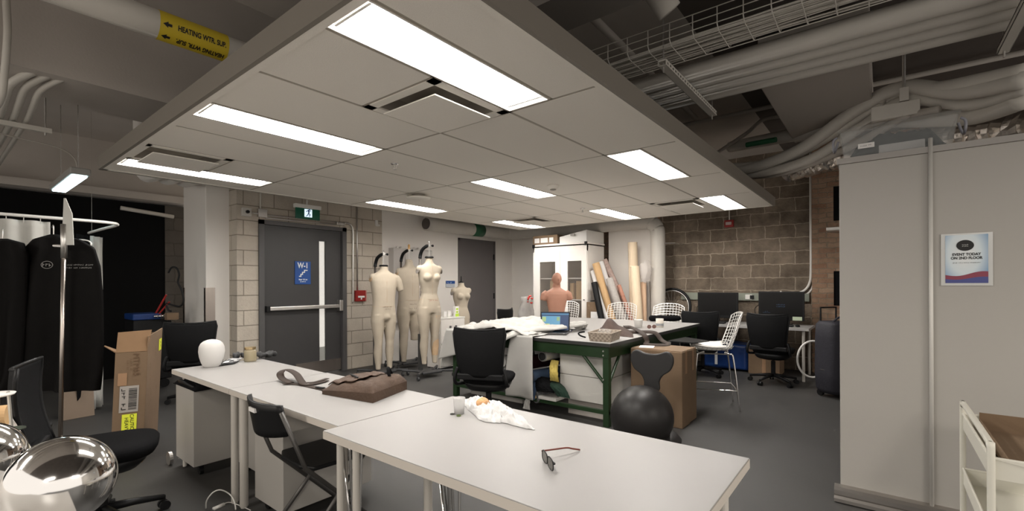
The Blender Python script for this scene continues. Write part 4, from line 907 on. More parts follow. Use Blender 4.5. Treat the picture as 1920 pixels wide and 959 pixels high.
marks('xxxxxx xxx\nxxxxxx', .026, (0, -.135, Z1(1.0)), (1, 0, 0), (0, 0, 1), INKB, t1)
t2, Z2 = make_form('full-body linen dress form in the middle, behind the other two', (4.93, 6.09, 0), fl, 1.745, .095, sleeves=(), side=-1, w=1.08, legs=(1, .36), neckcap=False)
marks('xxxx xx\n\nx x x x', .030, (0, -.140, Z2(.93)), (1, 0, 0), (0, 0, 1), INK, t2)
MB().lathe([(.001, 0), (.018, .002), (.022, .03), (.016, .05), (.019, .08), (.012, .105), (.001, .11)], c=(0, 0, 1.915), n=14).build('wooden_finial', mat('turned_wood', (.45, .25, .08), .4), t2, smooth=True)
MB().tube([(.05, -.02, Z2(.70)), (.12, -.04, Z2(.70))], .01, 8).tube([(.085, -.03, Z2(.70)), (.105, -.035, Z2(.70))], .035, 14).build('hip_knob', BLACKP, t2)
t3, Z3 = make_form('full-body female linen dress form hanging on the right of the three', (4.60, 5.22, 0), fl, 1.755, .19, female=True, side=-1, w=.97)
marks('xxx x xxx', .028, (.0, -.125, Z3(1.0)), (1, 0, 0), (0, 0, 1), mat('ink_red', (.35, .08, .04)), t3)
MB().loft([(.089, .0, Z3(.78), .088, .101), (.089, .0, Z3(.62), .071, .084), (.087, 0, Z3(.50), .056, .066), (.09, .008, Z3(.33), .058, .066), (.09, .006, Z3(.2), .046, .05)], 20, cap=False).build('lining_patch', FORM2, t3, smooth=True)
# half form behind the white cabinet
t = thing('half_dress_form', 'linen half torso dress form behind the low white cabinet', 'dress form', (6.0, 5.95, 0), math.radians(-14))
k = MB(); k.loft([(0, y, z*.857, a*.95, b*.95) for x, y, z, a, b in torso_rings(True, 1.62)][::-1]+[], 28, power=2.3)
for sx in (-1, 1): k.ball((sx*.075, -.085, 1.33*.857), .060, 16, 10, 1.05, .85, .95); k.ball((sx*.155, 0, 1.45*.857), .055, 14, 10)
k.loft([(0, .012, .55, .155, .115), (0, .012, .64, .165, .12), (0, .012, .72, .168, .118)], 28, power=2.3)
k.build('body', FORM, t, remesh=.011)
MB().lathe([(.001, 1.385), (.05, 1.385), (.045, 1.40), (.012, 1.42), (.008, 1.50), (.001, 1.51)], n=16).build('neck_rod', BLACKP, t)
MB().tube([(0, .01, .06), (0, .01, .56)], .018).build('stand_post', BLACKP, t)
for a_ in range(4):
    w_ = a_*PI/2+.4; MB().tube([(0, 0, .09), (.26*math.cos(w_), .26*math.sin(w_), .03)], .014, 8).build('base_leg', BLACKP, t)
M_ = Matrix.Rotation(math.radians(-80), 4, 'Y')
MB().lathe([(.001, 0), (.05, 0), (.05, .006), (.001, .008)], n=20, M=M_, c=(-.19, 0, 1.21)).build('arm_plate', mat('arm_plate_grey', (.3, .27, .24)), t)
# low white cabinet with things on it
Yc = 5.46
t = thing('low_cabinet', 'low white double-door cabinet beside the dress forms', 'cabinet', (5.05, 5.65, 0), world=True)
zt = ony(870, 594, Yc).z; xr = ony(870.5, 600, Yc).x
MB().box(xr-.55, xr, Yc, Yc+.30, .03, zt-.02).build('body', WHITE, t, bev=.004)
MB().box(xr-.56, xr+.01, Yc-.012, Yc+.31, zt-.02, zt).build('top', WPLAST, t, bev=.003)
MB().box(xr-.54, xr-.01, Yc+.02, Yc+.28, 0, .03).build('plinth', BLACKP, t)
for i, (a_, b_) in enumerate(((xr-.54, xr-.277), (xr-.273, xr-.01))):
    for (za, zb, nm) in ((.05, .40, 'lower_door'), (.41, zt-.03, 'upper_door')):
        dd = MB().box(a_, b_, Yc-.016, Yc, za, zb).build(nm, WHITE, t, bev=.003)
        hx = b_-.06 if i == 0 else a_+.06
        MB().box(hx-.02, hx+.02, Yc-.028, Yc-.014, (za+zb)/2-.0, (za+zb)/2+.09).build('handle', mat('recess_pull', (.12, .115, .11), .4), dd, bev=.004)
for px, w_, h_, lb, cm_ in ((830, .10, .10, 'small white card holder on the low cabinet, farther left', PAPER), (838, .10, .10, 'small white card holder on the low cabinet, beside the green pack', PAPER)):
    q = ony(px, 590, Yc+.2); t = thing('card_holder', lb, 'card holder', (q.x, Yc+.15, zt), rz=.2, group='white card holders on the low cabinet')
    MB().box(-w_/2, w_/2, -.012, .012, 0.0, h_).build('body', GREYBOX, t, bev=.003)
    MB().box(-w_/2+.012, w_/2-.012, -.014, -.012, .012, h_-.012).build('card', cm_, t)
q = ony(849, 590, Yc+.2); t = thing('green_pack', 'tall pack with lime green print on the low cabinet', 'pack', (q.x, Yc+.12, zt), rz=.2)
MB().box(-.055, .055, -.02, .02, 0, .17).build('body', PAPER, t, bev=.002); MB().box(-.05, .05, -.022, -.02, .0, .05).box(-.03, .03, -.022, -.02, .06, .09).box(-.03, .03, -.022, -.02, .11, .14).build('green_print', mat('lime', (.45, .65, .05)), t)
# ================================================================ green work table
GX0, GX1, GY0, GY1, GZ = 3.955, 6.70, 1.985, 4.13, .80
t = thing('work_table', 'large green-framed work table with white top in the middle of room', 'table', (5.3, 3.05, 0), world=True)
MB().box(GX0, GX1, GY0, GY1, GZ-.004, GZ).build('tabletop', TABLE, t)
MB().box(GX0-.001, GX1+.001, GY0-.001, GY1+.001, GZ-.035, GZ-.003).build('top_edge', mat('dark_edge', (.03, .03, .028), .5), t)
gx0, gx1, gy0, gy1 = GX0+.03, GX1-.03, GY0+.03, GY1-.03
for x in (gx0, gx1-.06):
    for y in (gy0, gy1-.06): MB().box(x, x+.06, y, y+.06, .0, GZ-.035).build('leg', GREEN, t, bev=.004)
for a_ in ((gx0-.005, gx0+.03, gy0, gy1), (gx1-.03, gx1, gy0, gy1), (gx0, gx1, gy0-.005, gy0+.03), (gx0, gx1, gy1-.03, gy1)): MB().box(*a_, GZ-.145, GZ-.037).build('apron', GREEN, t, bev=.002)
MB().box(gx0+.005, gx0+.04, gy0, gy1, .115, .155).build('lower_rail', GREEN, t, bev=.003)
MB().box(gx1-.04, gx1, gy0, gy1, .115, .155).build('lower_rail', GREEN, t, bev=.003)
MB().box(gx0+.01, gx0+1.0, gy0+1.0, gy1, .155, .17).build('shelf', mat('shelf_dark', (.03, .03, .028), .6), t)
for (y_, s_) in ((gy0+.06, 1), (gy1-.06, -1)): MB().tube([(gx0+.02, y_, .42), (gx0+.02, y_+s_*.22, GZ-.14)], .016, 8).build('brace', GREEN, t)
MB().tube([(gx0+.06, gy0+.02, .42), (gx0+.28, gy0+.02, GZ-.14)], .016, 8).build('brace', GREEN, t)
bt = MB(); [bt.tube([(gx0-.012, gy0+.05, z), (gx0-.003, gy0+.05, z)], .008, 8) for z in (.72, .68, .45)]; bt.build('bolts', STEEL, t)
# boxes and rolls under it
t = thing('foam_block', 'big pale box stored under the near corner of the work table', 'box', (4.4, 2.4, 0), world=True)
q = onx(1050, 700, 4.12); MB().box(4.12, 4.9, 2.09, q.y, .17, .42).build('lower_box', GREYBOX, t, bev=.004); MB().box(4.12, 4.9, 2.09, q.y, .425, .655).build('upper_box', GREYBOX, t, bev=.004)
MB().box(4.2, 4.8, 2.12, q.y-.05, 0, .17).build('lower_block', SLABL, t)
t = thing('low_crate', 'pale low board standing behind the lower rail of the work table', 'board', (4.3, 3.9, 0), world=True)
MB().box(4.2, 4.24, 3.2, 4.0, 0, .16).build('board', GREYBOX, t)
rs = random.Random(3)
def roll(label, px, py, X, r, L, m, core=.018, name='fabric_roll', yaw=0, end=None, cat='fabric roll', wob=0, pitch=0):
    c = onx(px, py, X); t = thing(name, label, cat, c, world=True, group='rolls stored under the work table')
    d = V((math.cos(yaw), math.sin(yaw), pitch)); n = 28
    k = MB(); pts = [c+d*(L*i/10) for i in range(11)]; k.tube(pts, r, n)
    if wob:
        for v in k.b.verts: v.co += V((0, fbm(*v.co, s=12), fbm(*(v.co+V((3, 3, 3))), s=12)))*wob
    k.build('roll', m, t, smooth=False, bev=.004)
    k = MB()
    for j in range(3): k.tube(arc(c-d*.001, core+(r-core)*(.3+.28*j), 0, 2*PI, 20, d.cross(V((0, 0, 1))).normalized(), d.cross(V((0, 0, 1))).cross(d).normalized())[:-1], .0015, 4, closed=True)
    k.build('wound_edge', mat('roll_edge_line', (.2, .2, .2), .8), t)
    if core: MB().tube([c-d*.01, c+d*.02], core, 16).build('core_tube', end or KRAFT, t, smooth=False)
    return t
t = roll('wide white hollow tube under the work table, topmost', 1017, 669, 4.05, .055, .9, GREYBOX, core=.042, end=INK, name='paper_tube', cat='tube')
roll('blue fabric roll with cardboard core under the work table', 995, 706, 4.0, .062, .9, mat('blue_cloth', (.045, .075, .13), .9, var=.2, bump=.2), yaw=-.25)
roll('black and white tweed fabric roll low under the work table', 1004, 745, 4.0, .066, .8, mat('tweed', (.13, .13, .13), .95, var=.95, scale=45, bump=.3), yaw=-.35)
roll('dark maroon fabric roll behind the blue roll', 990, 680, 4.3, .08, .6, mat('maroon', (.05, .01, .012), .9), yaw=-.2)
roll('white fabric roll behind the office chair under the work table', 940, 678, 4.15, .06, .6, MUSLIN, wob=.02)
def drape(label, pts, w_, m, nm, cat='fabric', th=.006, puff=.0, name='folded_fabric'):
    t = thing(name, label, cat, pts[0], world=True); pp = smooth_path(pts, 8); n = len(pp)-1
    def fn(u, v):
        i = u*n; j = min(int(i), n-1); p_ = pp[j].lerp(pp[j+1], i-j); s_ = V((0, 1, 0)); w2 = w_ if not callable(w_) else w_(u)
        o_ = p_+s_*(w2*(v-.5)); f_ = .012*fbm(u*5, v*6, 3)+puff*math.sin(v*PI); return o_+V((-f_, 0, f_*.4))
    MB().grid(fn, n*2, 18).build('cloth', m, t, smooth=True, solid=th); return t
def OX(px, py, X): v = onx(px, py, X); return (v.x, v.y, v.z)
drape('mustard yellow cloth hanging between the tubes and the pale box', [OX(1041, 677, 4.14), OX(1038, 690, 4.04), OX(1039, 705, 4.02), OX(1040, 716, 4.06)], .10, mat('yellow_cloth', (.60, .46, .12), .9, var=.1, bump=.3, bscale=30), 'c', puff=.03)
drape('dark green cloth spilling over the tweed roll', [OX(1020, 712, 4.2), OX(1035, 718, 4.06), OX(1048, 730, 3.96), OX(1057, 746, 3.94)], lambda u: .26-.12*u, mat('dark_green_cloth', (.008, .028, .016), .9, var=.3, bump=.3, bscale=30), 'c', puff=.02)
drape('black cloth heaped over the tweed roll end', [OX(1018, 708, 4.10), OX(1020, 722, 3.99), OX(1022, 735, 3.97)], .22, BLACKF, 'c', puff=.03)
drape('blue cloth hanging below the blue roll', [OX(1003, 715, 4.03), OX(1001, 730, 3.98), OX(998, 750, 3.97)], .06, mat('blue_cloth', (.045, .075, .13)), 'c')
drape('off-white cloth end beside the tweed roll', [OX(992, 738, 4.0), OX(989, 752, 3.95), OX(987, 768, 3.95)], lambda u: .04+.05*u, MUSLIN, 'c')
t = thing('white_packet', 'white flat packet on the lower rail under the tweed roll', 'packet', OX(1028, 757, 4.0), world=True)
q = onx(1030, 758, 4.0); MB().box(3.97, 4.25, q.y-.10, q.y+.12, .158, .19).build('packet', GREYBOX, t, bev=.004)
# muslin garments on the table
t = thing('muslin_garment', 'heap of white muslin garment spread over the far left of table', 'garment', (4.3, 3.6, GZ), world=True)
def heap(u, v):
    x = 3.93+1.05*u; y = 2.92+1.22*v
    ed = min(1, 6*min(u+.12, 1-u))*min(1, 6*min(v+.05, 1-v+.02))
    h = (.02+.10*math.exp(-((u-.35)**2*6+(v-.42)**2*7))+.045*math.exp(-((u-.6)**2*20+(v-.15)**2*12)))*ed+.06*abs(fbm(u*5, v*4, 2))*ed+.022*fbm(u*12, v*7, 5)*ed
    return (x+.04*fbm(v*4, 1, 1), y+.04*fbm(u*4, 2, 2), GZ+.004+max(h, 0))
MB().grid(heap, 60, 60).build('spread_body', MUSLIN, t, smooth=True, solid=.004)
def fold_strip(nm, pts, w0, w1, hgt, sd, n=40):
    pp = smooth_path(pts, 10); m_ = len(pp)-1
    def fn(u, v):
        i = min(int(u*m_), m_-1); p_ = pp[i].lerp(pp[i+1], u*m_-i); d_ = (pp[i+1]-pp[i]).normalized(); s_ = d_.cross(V((0, 0, 1))).normalized(); nn = s_.cross(d_)
        a_ = (v-.5)*2; w_ = w0+(w1-w0)*u
        return p_+s_*(a_*w_+.02*fbm(u*4, 1, sd))+nn*(hgt*(1-a_*a_)**.5*(1-.25*abs(math.sin(u*14+a_*2+sd)))+.022*fbm(u*7, v*4, sd)*(1-a_*a_))
    MB().grid(fn, 60, 18).build(nm, MUSLIN, t, smooth=True, solid=.004)
fold_strip('sleeve', [(5.0, 2.86, GZ+.055), (4.7, 2.84, GZ+.06), (4.45, 2.90, GZ+.045), (4.18, 3.02, GZ+.04), (3.97, 3.13, GZ+.012), (3.90, 3.2, GZ-.06), (3.88, 3.3, GZ-.17)], .06, .10, .05, 1)
fold_strip('second_sleeve', [(4.75, 3.35, GZ+.10), (4.45, 3.40, GZ+.12), (4.2, 3.55, GZ+.07), (3.98, 3.75, GZ+.02), (3.91, 3.85, GZ-.05)], .09, .10, .045, 5)
fold_strip('collar_fold', [(4.9, 3.05, GZ+.05), (4.7, 3.3, GZ+.10), (4.55, 3.6, GZ+.08), (4.5, 3.95, GZ+.04)], .07, .10, .06, 9)
cf = MB(); pts = smooth_path([(5.12, 2.93, GZ+.045), (4.98, 2.86, GZ+.06), (4.86, 2.85, GZ+.055)], 6); cf.tube(pts, [.03, .045, .05, .05, .045]+[.045]*(len(pts)-5), 14)
for v in cf.b.verts: v.co += V((fbm(*v.co, s=12), fbm(*(v.co+V((3, 3, 3))), s=12), .5*fbm(*(v.co+V((7, 3, 1))), s=12)))*.035
cf.build('cuff', MUSLIN, t, smooth=True)
# hanging panel over the near edge
a_, b_ = onx(1001, 640, 3.94), onx(960, 640, 3.94)
def hang(u, v):
    y = a_.y+(b_.y-a_.y)*v+.02*math.sin(u*3)*v+.07*u*(v-.2)
    z = GZ+.012-.66*u; return (3.93-.012-.02*math.sin(v*7+u)*u-.03*(1-u)*u, y, z)
MB().grid(hang, 30, 16).build('hanging_panel', MUSLIN, t, smooth=True, solid=.004)
MB().grid(lambda u, v: (3.92+.35*u, a_.y+(b_.y-a_.y)*v+.02*u, GZ+.012+.004*math.sin(u*9+v*4)), 14, 10).build('panel_top', MUSLIN, t, smooth=True, solid=.004)
# left drape hanging over the table's left end
p0 = onx(836, 640, 3.95)
def ld(u, v):
    y = 4.15+.04*math.sin(v*9+u*2)*u-.0*v; x = 3.93+.75*v
    z = GZ+.02-(.48-.30*v)*u-.05*u*math.sin(v*8)
    return (x-.05*u*math.sin(v*3), y+.07*u*(1-v), z)
MB().grid(ld, 24, 24).build('left_drape', MUSLIN, t, smooth=True, solid=.004)
MB().grid(lambda u, v: (3.92-.01*math.sin(v*9)-.02*u, 3.62+.52*v+.12*u*v, GZ+.02-(.20+.18*v)*u), 14, 20).build('front_drape', MUSLIN, t, smooth=True, solid=.004)
c = onz(955, 602, GZ+.10); t = thing('tan_patch', 'small tan patch on the heap of white muslin', 'patch', c, world=True)
MB().ball((4.62, 3.33, GZ+.10), .03, 14, 10, 1, 1, .5).build('patch', KRAFT, t, smooth=True)
# laptop
t = thing('laptop', 'open dark laptop showing a map on the work table', 'laptop', (4.35, 2.88, GZ), rz=math.radians(-90+24))
MB().box(-.17, .17, -.125, .125, .0, .018).build('base', mat('laptop_grey', (.05, .047, .045), .4, .3), t, bev=.004)
MB().box(-.15, .15, -.03, .10, .018, .020).build('keyboard', BLACKP, t)
MB().box(-.05, .05, -.115, -.045, .018, .0195).build('touchpad', mat('pad', (.08, .075, .07), .3), t)
an = math.radians(12); Ml = Matrix.Translation(V((0, .125, .018))) @ Matrix.Rotation(PI/2-an, 4, 'X')
s_ = MB().box(-.17, .17, 0, .225, -.008, 0, M=Ml).build('lid', BLACKP, t, bev=.003)
def scr(x0, x1, y0, y1, z, nm, col, e_=.8, par=t): return MB().box(x0, x1, y0, y1, z-.0005, z, M=Ml).build(nm, mat('screen_'+nm, col, .3, emit=e_), par)
scr(-.158, .158, .014, .213, .0015, 'desktop', (.010, .022, .055), .9)
scr(-.150, .060, .02, .175, .0022, 'map_sea', (.05, .13, .20), .9); scr(-.150, -.105, .11, .165, .003, 'map_land_upper', (.16, .22, .10), .8); scr(-.145, -.06, .025, .085, .003, 'map_land_lower', (.26, .28, .10), .8); scr(.02, .055, .12, .165, .003, 'map_land_right', (.12, .18, .09), .8)
scr(-.158, .158, .190, .205, .0022, 'title_bar', (.03, .09, .15), .9)
for x in (-.14, .13): MB().box(x, x+.02, -.12, -.105, .0185, .0198).build('sticker', PAPER, t)
# papers under the laptop
t = thing('paper_sheets', 'few white papers with a purple edge behind the laptop', 'papers', (4.75, 3.0, GZ), rz=.5)
MB().box(-.14, .14, -.10, .10, .002, .006).build('sheet', PAPER, t); MB().box(-.15, .13, -.11, .09, .0, .002).build('purple_folder', mat('purple', (.07, .05, .2)), t)
# woven basket
q = [onz(1104, 640, GZ), onz(1146, 643, GZ), onz(1163, 636, GZ)]
bz = .085; cx_ = (q[0]+q[2])/2
t = thing('woven_basket', 'grey-beige woven basket on the near corner of work table', 'basket', (cx_.x, cx_.y, GZ), world=True)
A_ = V((4.03, 2.045, 0)); ux = (q[2]-q[1]); ux.z = 0; uy = (q[0]-q[1]); uy.z = 0
cs = [q[1], q[2], q[0]+ux, q[0]]
cm2 = V((0, 0, 0))
for c_ in cs: cm2 += c_/4
wm = bpy.data.materials.new('basket_weave'); wm.use_nodes = True; nt = wm.node_tree; bs = nt.nodes['Principled BSDF']; bs.inputs['Roughness'].default_value = .8
tcx = nt.nodes.new('ShaderNodeTexCoord'); ck = nt.nodes.new('ShaderNodeTexChecker'); ck.inputs['Scale'].default_value = 45; ck.inputs[1].default_value = (.36, .30, .24, 1); ck.inputs[2].default_value = (.22, .175, .135, 1)
nt.links.new(tcx.outputs['Object'], ck.inputs['Vector']); nt.links.new(ck.outputs['Color'], bs.inputs['Base Color']); bp = nt.nodes.new('ShaderNodeBump'); bp.inputs['Strength'].default_value = .6; bp.inputs['Distance'].default_value = .004; nt.links.new(ck.outputs['Fac'], bp.inputs['Height']); nt.links.new(bp.outputs[0], bs.inputs['Normal'])
k = MB(); lo = [cm2+(c_-cm2)*.92 for c_ in cs]; hi = [cm2+(c_-cm2)*1.04+V((0, 0, bz)) for c_ in cs]
k._a(lo+hi, [(0, 1, 2, 3), (0, 1, 5, 4), (1, 2, 6, 5), (2, 3, 7, 6), (3, 0, 4, 7)]); k.build('basket_wall', wm, t, solid=.008)
MB().tube(hi, .006, 8, closed=True).build('rim', mat('basket_rim', (.38, .32, .26), .8), t)
t = thing('crumpled_wrapper', 'crumpled white wrapper poking out of the woven basket', 'wrapper', (cm2.x, cm2.y, GZ+.05), world=True)
k = MB(); k.ball((cm2.x, cm2.y, GZ+.085), .055, 20, 14, 1.5, 1.2, .45)
for v in k.b.verts: v.co += V((0, 0, fbm(*v.co, s=30)*.02))
k.build('wrapper', CLEARP, t, smooth=False)
# brown canvas bag behind basket, strap hanging over edge
t = thing('canvas_bag', 'dark brown canvas bag slumped behind the woven basket', 'bag', (4.55, 2.2, GZ), world=True)
def cbag(u, v):
    a2 = onz(1120, 627, GZ).lerp(onz(1188, 634, GZ), u); b2 = onz(1126, 615, GZ).lerp(onz(1186, 622, GZ), u); p_ = a2.lerp(b2, v)
    e_ = (max(0, 1-abs(2*u-1)**3))*(max(0, 1-abs(2*v-1)**3)); pk = math.exp(-((u-.3)/.22)**2)
    return (p_.x, p_.y, GZ+.003+e_*(.06+.10*pk)+.012*fbm(u*5, v*5, 1)*e_)
MB().grid(cbag, 30, 20).build('bag_body', BROWNF, t, smooth=True)
ribbon([onz(1170, 622, GZ)+V((0, 0, .05)), onz(1186, 622, GZ)+V((0, 0, .04)), V((4.75, 1.99, GZ+.02)), V((4.70, 1.93, GZ-.05)), V((4.62, 1.90, .725)), V((4.70, 1.75, .722)), V((4.85, 1.76, .722)), V((4.98, 1.88, .74)), V((5.02, 1.97, GZ+.01)), V((5.0, 2.12, GZ+.012)), V((4.75, 2.25, GZ+.03))], .05, LEATHD, 'long_strap', t, upv=(-.6, -.3, .75), th=.008)
MB().tube(smooth_path([(4.20, 2.38, GZ+.01), (4.16, 2.42, GZ+.03), (4.20, 2.46, GZ+.05), (4.3, 2.45, GZ+.055)]), .008).build('short_handle', BLACKF, t)
q = onz(1197, 615, GZ); t = thing('white_bowl', 'white paper cup near the far edge of the work table', 'cup', (q.x, q.y, GZ))
MB().lathe([(.001, .002), (.045, .002), (.056, .10), (.059, .103), (.054, .10), (.043, .006), (.001, .006)], n=28).build('cup_wall', WPLAST, t, smooth=True)
q = onz(1237, 614, GZ); t = thing('striped_mug', 'pale mug with grey-blue stripes near the table\'s right edge', 'mug', (q.x, q.y, GZ))
MB().lathe([(.001, .0), (.046, .0), (.048, .01), (.048, .11), (.045, .11), (.044, .012), (.001, .01)], n=28).build('mug_body', mat('mug_glaze', (.60, .55, .48), .3), t, smooth=True)
MB().lathe([(.0486, .035), (.0488, .04), (.0486, .046)], n=28).lathe([(.0486, .02), (.0488, .024), (.0486, .028)], n=28).build('painted_stripes', mat('stripe_blue', (.12, .15, .2)), t)
q = onz(1222, 617, GZ); t = thing('sunglasses', 'small brown-lensed sunglasses beside the striped mug', 'sunglasses', (q.x, q.y, GZ), rz=-.6)
for x in (-.035, .035):
    MB().prism([(x+.03*math.cos(i*PI/10), .026+.024*math.sin(i*PI/10)) for i in range(20)], .002, Matrix(((1, 0, 0, 0), (0, 0, 1, 0), (0, 1, 0, 0), (0, 0, 0, 1)))).build('lens', mat('brown_lens', (.20, .11, .09), .15), t)
    MB().tube([(x*1.9, 0, .035), (x*1.9, .12, .012)], .002).build('temple_arm', STEEL, t)
# red-brown torso
q = onz(1031, 604, GZ); t = thing('anatomical_torso', 'terracotta human torso with head seen from behind on the table', 'torso model', (6.15, 4.0, GZ), rz=math.radians(-38))
k = MB(); S_ = 1.0
k.loft([(0, 0, 0, .135, .095), (0, 0, .06, .125, .092), (0, 0, .14, .128, .095), (0, 0, .26, .155, .105), (0, 0, .34, .175, .11), (0, 0, .40, .185, .105), (0, 0, .44, .165, .092), (0, .0, .475, .10, .072), (0, 0, .50, .062, .062), (0, -.01, .56, .058, .062)], 28, power=2.3)
for s in (-1, 1): k.tube([(s*.15, 0, .415), (s*.195, 0, .385), (s*.215, 0, .33), (s*.222, 0, .30)], [.06, .062, .055, .045], 16); k.ball((s*.085, .055, .37), .075, 16, 10, .95, .7, 1.1)
k.ball((0, -.02, .64), .085, 24, 16, .86, 1.05, 1.15); k.ball((0, -.05, .60), .06, 16, 10, .85, .9, 1)
k.tube([(0, .105, .10), (0, .107, .2)], .002)
for s in (-1, 1): k.ball((s*.076, -.01, .63), .022, 10, 8, .35, .8, 1.2)
k.ball((0, -.115, .63), .018, 10, 8, .7, .9, 1.2)
k.build('torso_body', TERRA, t, remesh=.008)
ik = mat('ink_dark', (.08, .03, .02), .8)
for (x, z, w_) in ((-.045, .33, .012), (-.07, .13, .010)):
    MB().ball((x, .108, z), w_, 12, 8, 1, .35, 1).build('bolt_hole', ik, t)
marks('xxxxxxxx xx', .024, (-.06, .118, .215), (-1, 0, 0), (0, 0, 1), ik, t); text('C-L', .050, (-.062, .115, .175), (-1, 0, 0), (0, 0, 1), ik, t)
# ================================================================ chairs
def office_chair(label, loc, rz, group='black mesh-back office chairs'):
    """faces +X; back toward -X"""
    t = thing('office_chair', label, 'office chair', loc, rz, group=group)
    def seat(u, v):
        a = u*2*PI; r_ = v; x = .235*r_*math.copysign(abs(math.cos(a))**.7, math.cos(a)); y = .245*r_*math.copysign(abs(math.sin(a))**.7, math.sin(a))
        return (x+.02, y, .485-.03*r_**6-(.02 if x > .1 else 0)*r_)
    sp = MB(); rg = []
    for z, s_ in ((.395, .70), (.415, .92), (.445, .99), (.465, 1), (.480, .95), (.487, .82), (.489, .5)): rg.append((.02, 0, z, .24*s_, .245*s_))
    sp.loft(rg, 32, power=3.2); sp.build('seat', BLACKF, t, smooth=True)
    MB().loft([(.0, 0, .325, .10, .11), (0, 0, .345, .17, .18), (0, 0, .375, .20, .21), (.01, 0, .418, .215, .225)], 24, power=3).build('seat_pan', BLACKP, t, smooth=True)
    def back(u, v):
        y = (u-.5)*2; z = .50+.44*v; w_ = .20+.06*v-.02*(v-.9 if v > .9 else 0)*10*abs(y)
        bow = -.065*(1-y*y); return (-.245-.055*v+bow*.9-.03*math.sin(v*PI)+.02, y*w_, z+.018*y*y*v)
    MB().grid(back, 20, 16).build('backrest', DGREYF, t, smooth=True, solid=.012)
    fr_ = [back(0, i/8) for i in range(9)]+[back(i/10, 1) for i in range(1, 11)]+[back(1, 1-i/8) for i in range(1, 9)]
    MB().tube(fr_, .010, 8).build('back_frame', BLACKP, t, smooth=True)
    lr = MB()
    for i in range(9):
        for s in (-1, 1): lr.tube([back(.5+s*(.12+.035*i), .12), back(.5+s*(.12+.035*i), .38)], .003, 5)
    lr.build('lumbar_ribs', BLACKP, t)
    MB().box(-.285, -.235, -.225, .225, .47, .53).build('back_bracket', BLACKP, t, bev=.012)
    for s in (-1, 1):
        MB().tube(smooth_path([(-.25, s*.225, .58), (-.262, s*.245, .52), (-.262, s*.252, .46), (-.22, s*.25, .42), (-.12, s*.23, .405), (-.05, s*.18, .405)], 5), .017, 8).build('armrest', BLACKP, t, smooth=True)
    MB().tube([(0, 0, .10), (0, 0, .30)], .028, 14).tube([(0, 0, .28), (0, 0, .40)], .018, 12).build('gas_column', BLACKP, t)
    for i in range(5):
        a = i*2*PI/5+.3; ex, ey = .29*math.cos(a), .29*math.sin(a)
        leg_ = MB().tube([(0, 0, .115), (ex*.5, ey*.5, .10), (ex, ey, .075)], [.026, .020, .015], 10).build('base_leg', BLACKP, t, smooth=True)
        k = MB(); nx, ny = -math.sin(a), math.cos(a)
        for s in (-1, 1): k.tube([(ex+nx*.006*s, ey+ny*.006*s, .028), (ex+nx*.026*s, ey+ny*.026*s, .028)], .028, 14)
        k.tube([(ex, ey, .03), (ex, ey, .085)], .008, 8); k.build('caster', BLACKP, t)
    return t
chA = office_chair('black office chair with its back to us at the green work table', (3.42, 3.02, 0), math.radians(24))
def och(label, loc, rz): return dup(chA, loc, rz, label)
och('black office chair in the left foreground behind the chrome ball', (.60, 3.42, 0), math.radians(-16))
och('black office chair behind the tall cardboard box beside the column', (1.95, 6.25, 0), math.radians(60))
och('black office chair facing the right-hand monitor at brick wall', (7.12, 1.15, 0), math.radians(-4))
och('black office chair facing the left-hand monitor, mostly behind the table', (7.15, 2.08, 0), math.radians(10))
och('black office chair beyond the muslin heap in front of grey door', (5.85, 5.12, 0), math.radians(100))
# wire stools
def wire_stool(label, loc, rz):
    """faces +Y; back toward -Y"""
    t = thing('wire_stool', label, 'bar stool', loc, rz, group='chromed wire bar stools')
    def sh(u, v):
        # v 0 front edge of seat ... .5 bend ... 1 top of back
        x = (u-.5)*2; hw = .235 if v < .5 else .235+.035*math.sin((v-.5)*2*PI*.6)-.03*(v-.5)*2
        if v < .45: y = .22-.40*(v/.45); z = .655-.025*math.sin(v/.45*PI)-.012*(v/.45)
        else:
            s = (v-.45)/.55; y = -.18-.09*s-.03*math.sin(s*PI*.5); z = .643+.40*s-.035*(1-s)*0
        cup = .055*abs(x)**2.2
        if v < .45: z += cup
        else: y += cup*1.2; z -= .05*abs(x)**3*((v-.45)/.55)
        return (x*hw, y, z)
    k = MB(); nu, nv = 10, 18
    for i in range(nu+1): k.tube([sh(i/nu, j/30) for j in range(31)], .0042 if 0 < i < nu else .007, 6)
    for j in range(nv+1): k.tube([sh(i/16, j/nv) for i in range(17)], .0042 if 0 < j < nv else .007, 6)
    k.build('wire_shell', mat('wire_chrome', (.85,.83,.80), .3, .6), t, smooth=True)
    c = MB(); c.grid(lambda u, v: (lambda p_: (p_[0]*.93, p_[1], p_[2]+.016))(sh(.04+.92*u, .02+.36*v)), 12, 10); c.build('seat_pad', WPLAST, t, smooth=True, solid=.018)
    for s in (-1, 1):
        MB().tube(smooth_path([(s*.16, -.10, .62), (s*.17, -.155, .60), (s*.18, -.185, .55), (s*.215, -.24, .01)], 5), .009, 10).build('rear_leg', CHROME, t, smooth=True)
        MB().tube(smooth_path([(s*.16, .10, .62), (s*.17, .155, .60), (s*.18, .175, .55), (s*.215, .225, .01)], 5), .009, 10).build('front_leg', CHROME, t, smooth=True)
    k = MB(); z = .22; a_ = .202; q_ = [(-a_, -.222, z), (a_, -.222, z), (a_, .21, z), (-a_, .21, z)]; [k.tube([q_[i_], q_[(i_+1) % 4]], .007, 8) for i_ in range(4)]; k.build('foot_ring', CHROME, t)
    k = MB(); k.tube([(-.165, -.15, .60), (.165, -.15, .60)], .007).tube([(-.165, .15, .60), (.165, .15, .60)], .007).tube([(-.165, -.15, .60), (-.165, .15, .60)], .007).tube([(.165, -.15, .60), (.165, .15, .60)], .007); k.build('under_frame', CHROME, t)
    return t
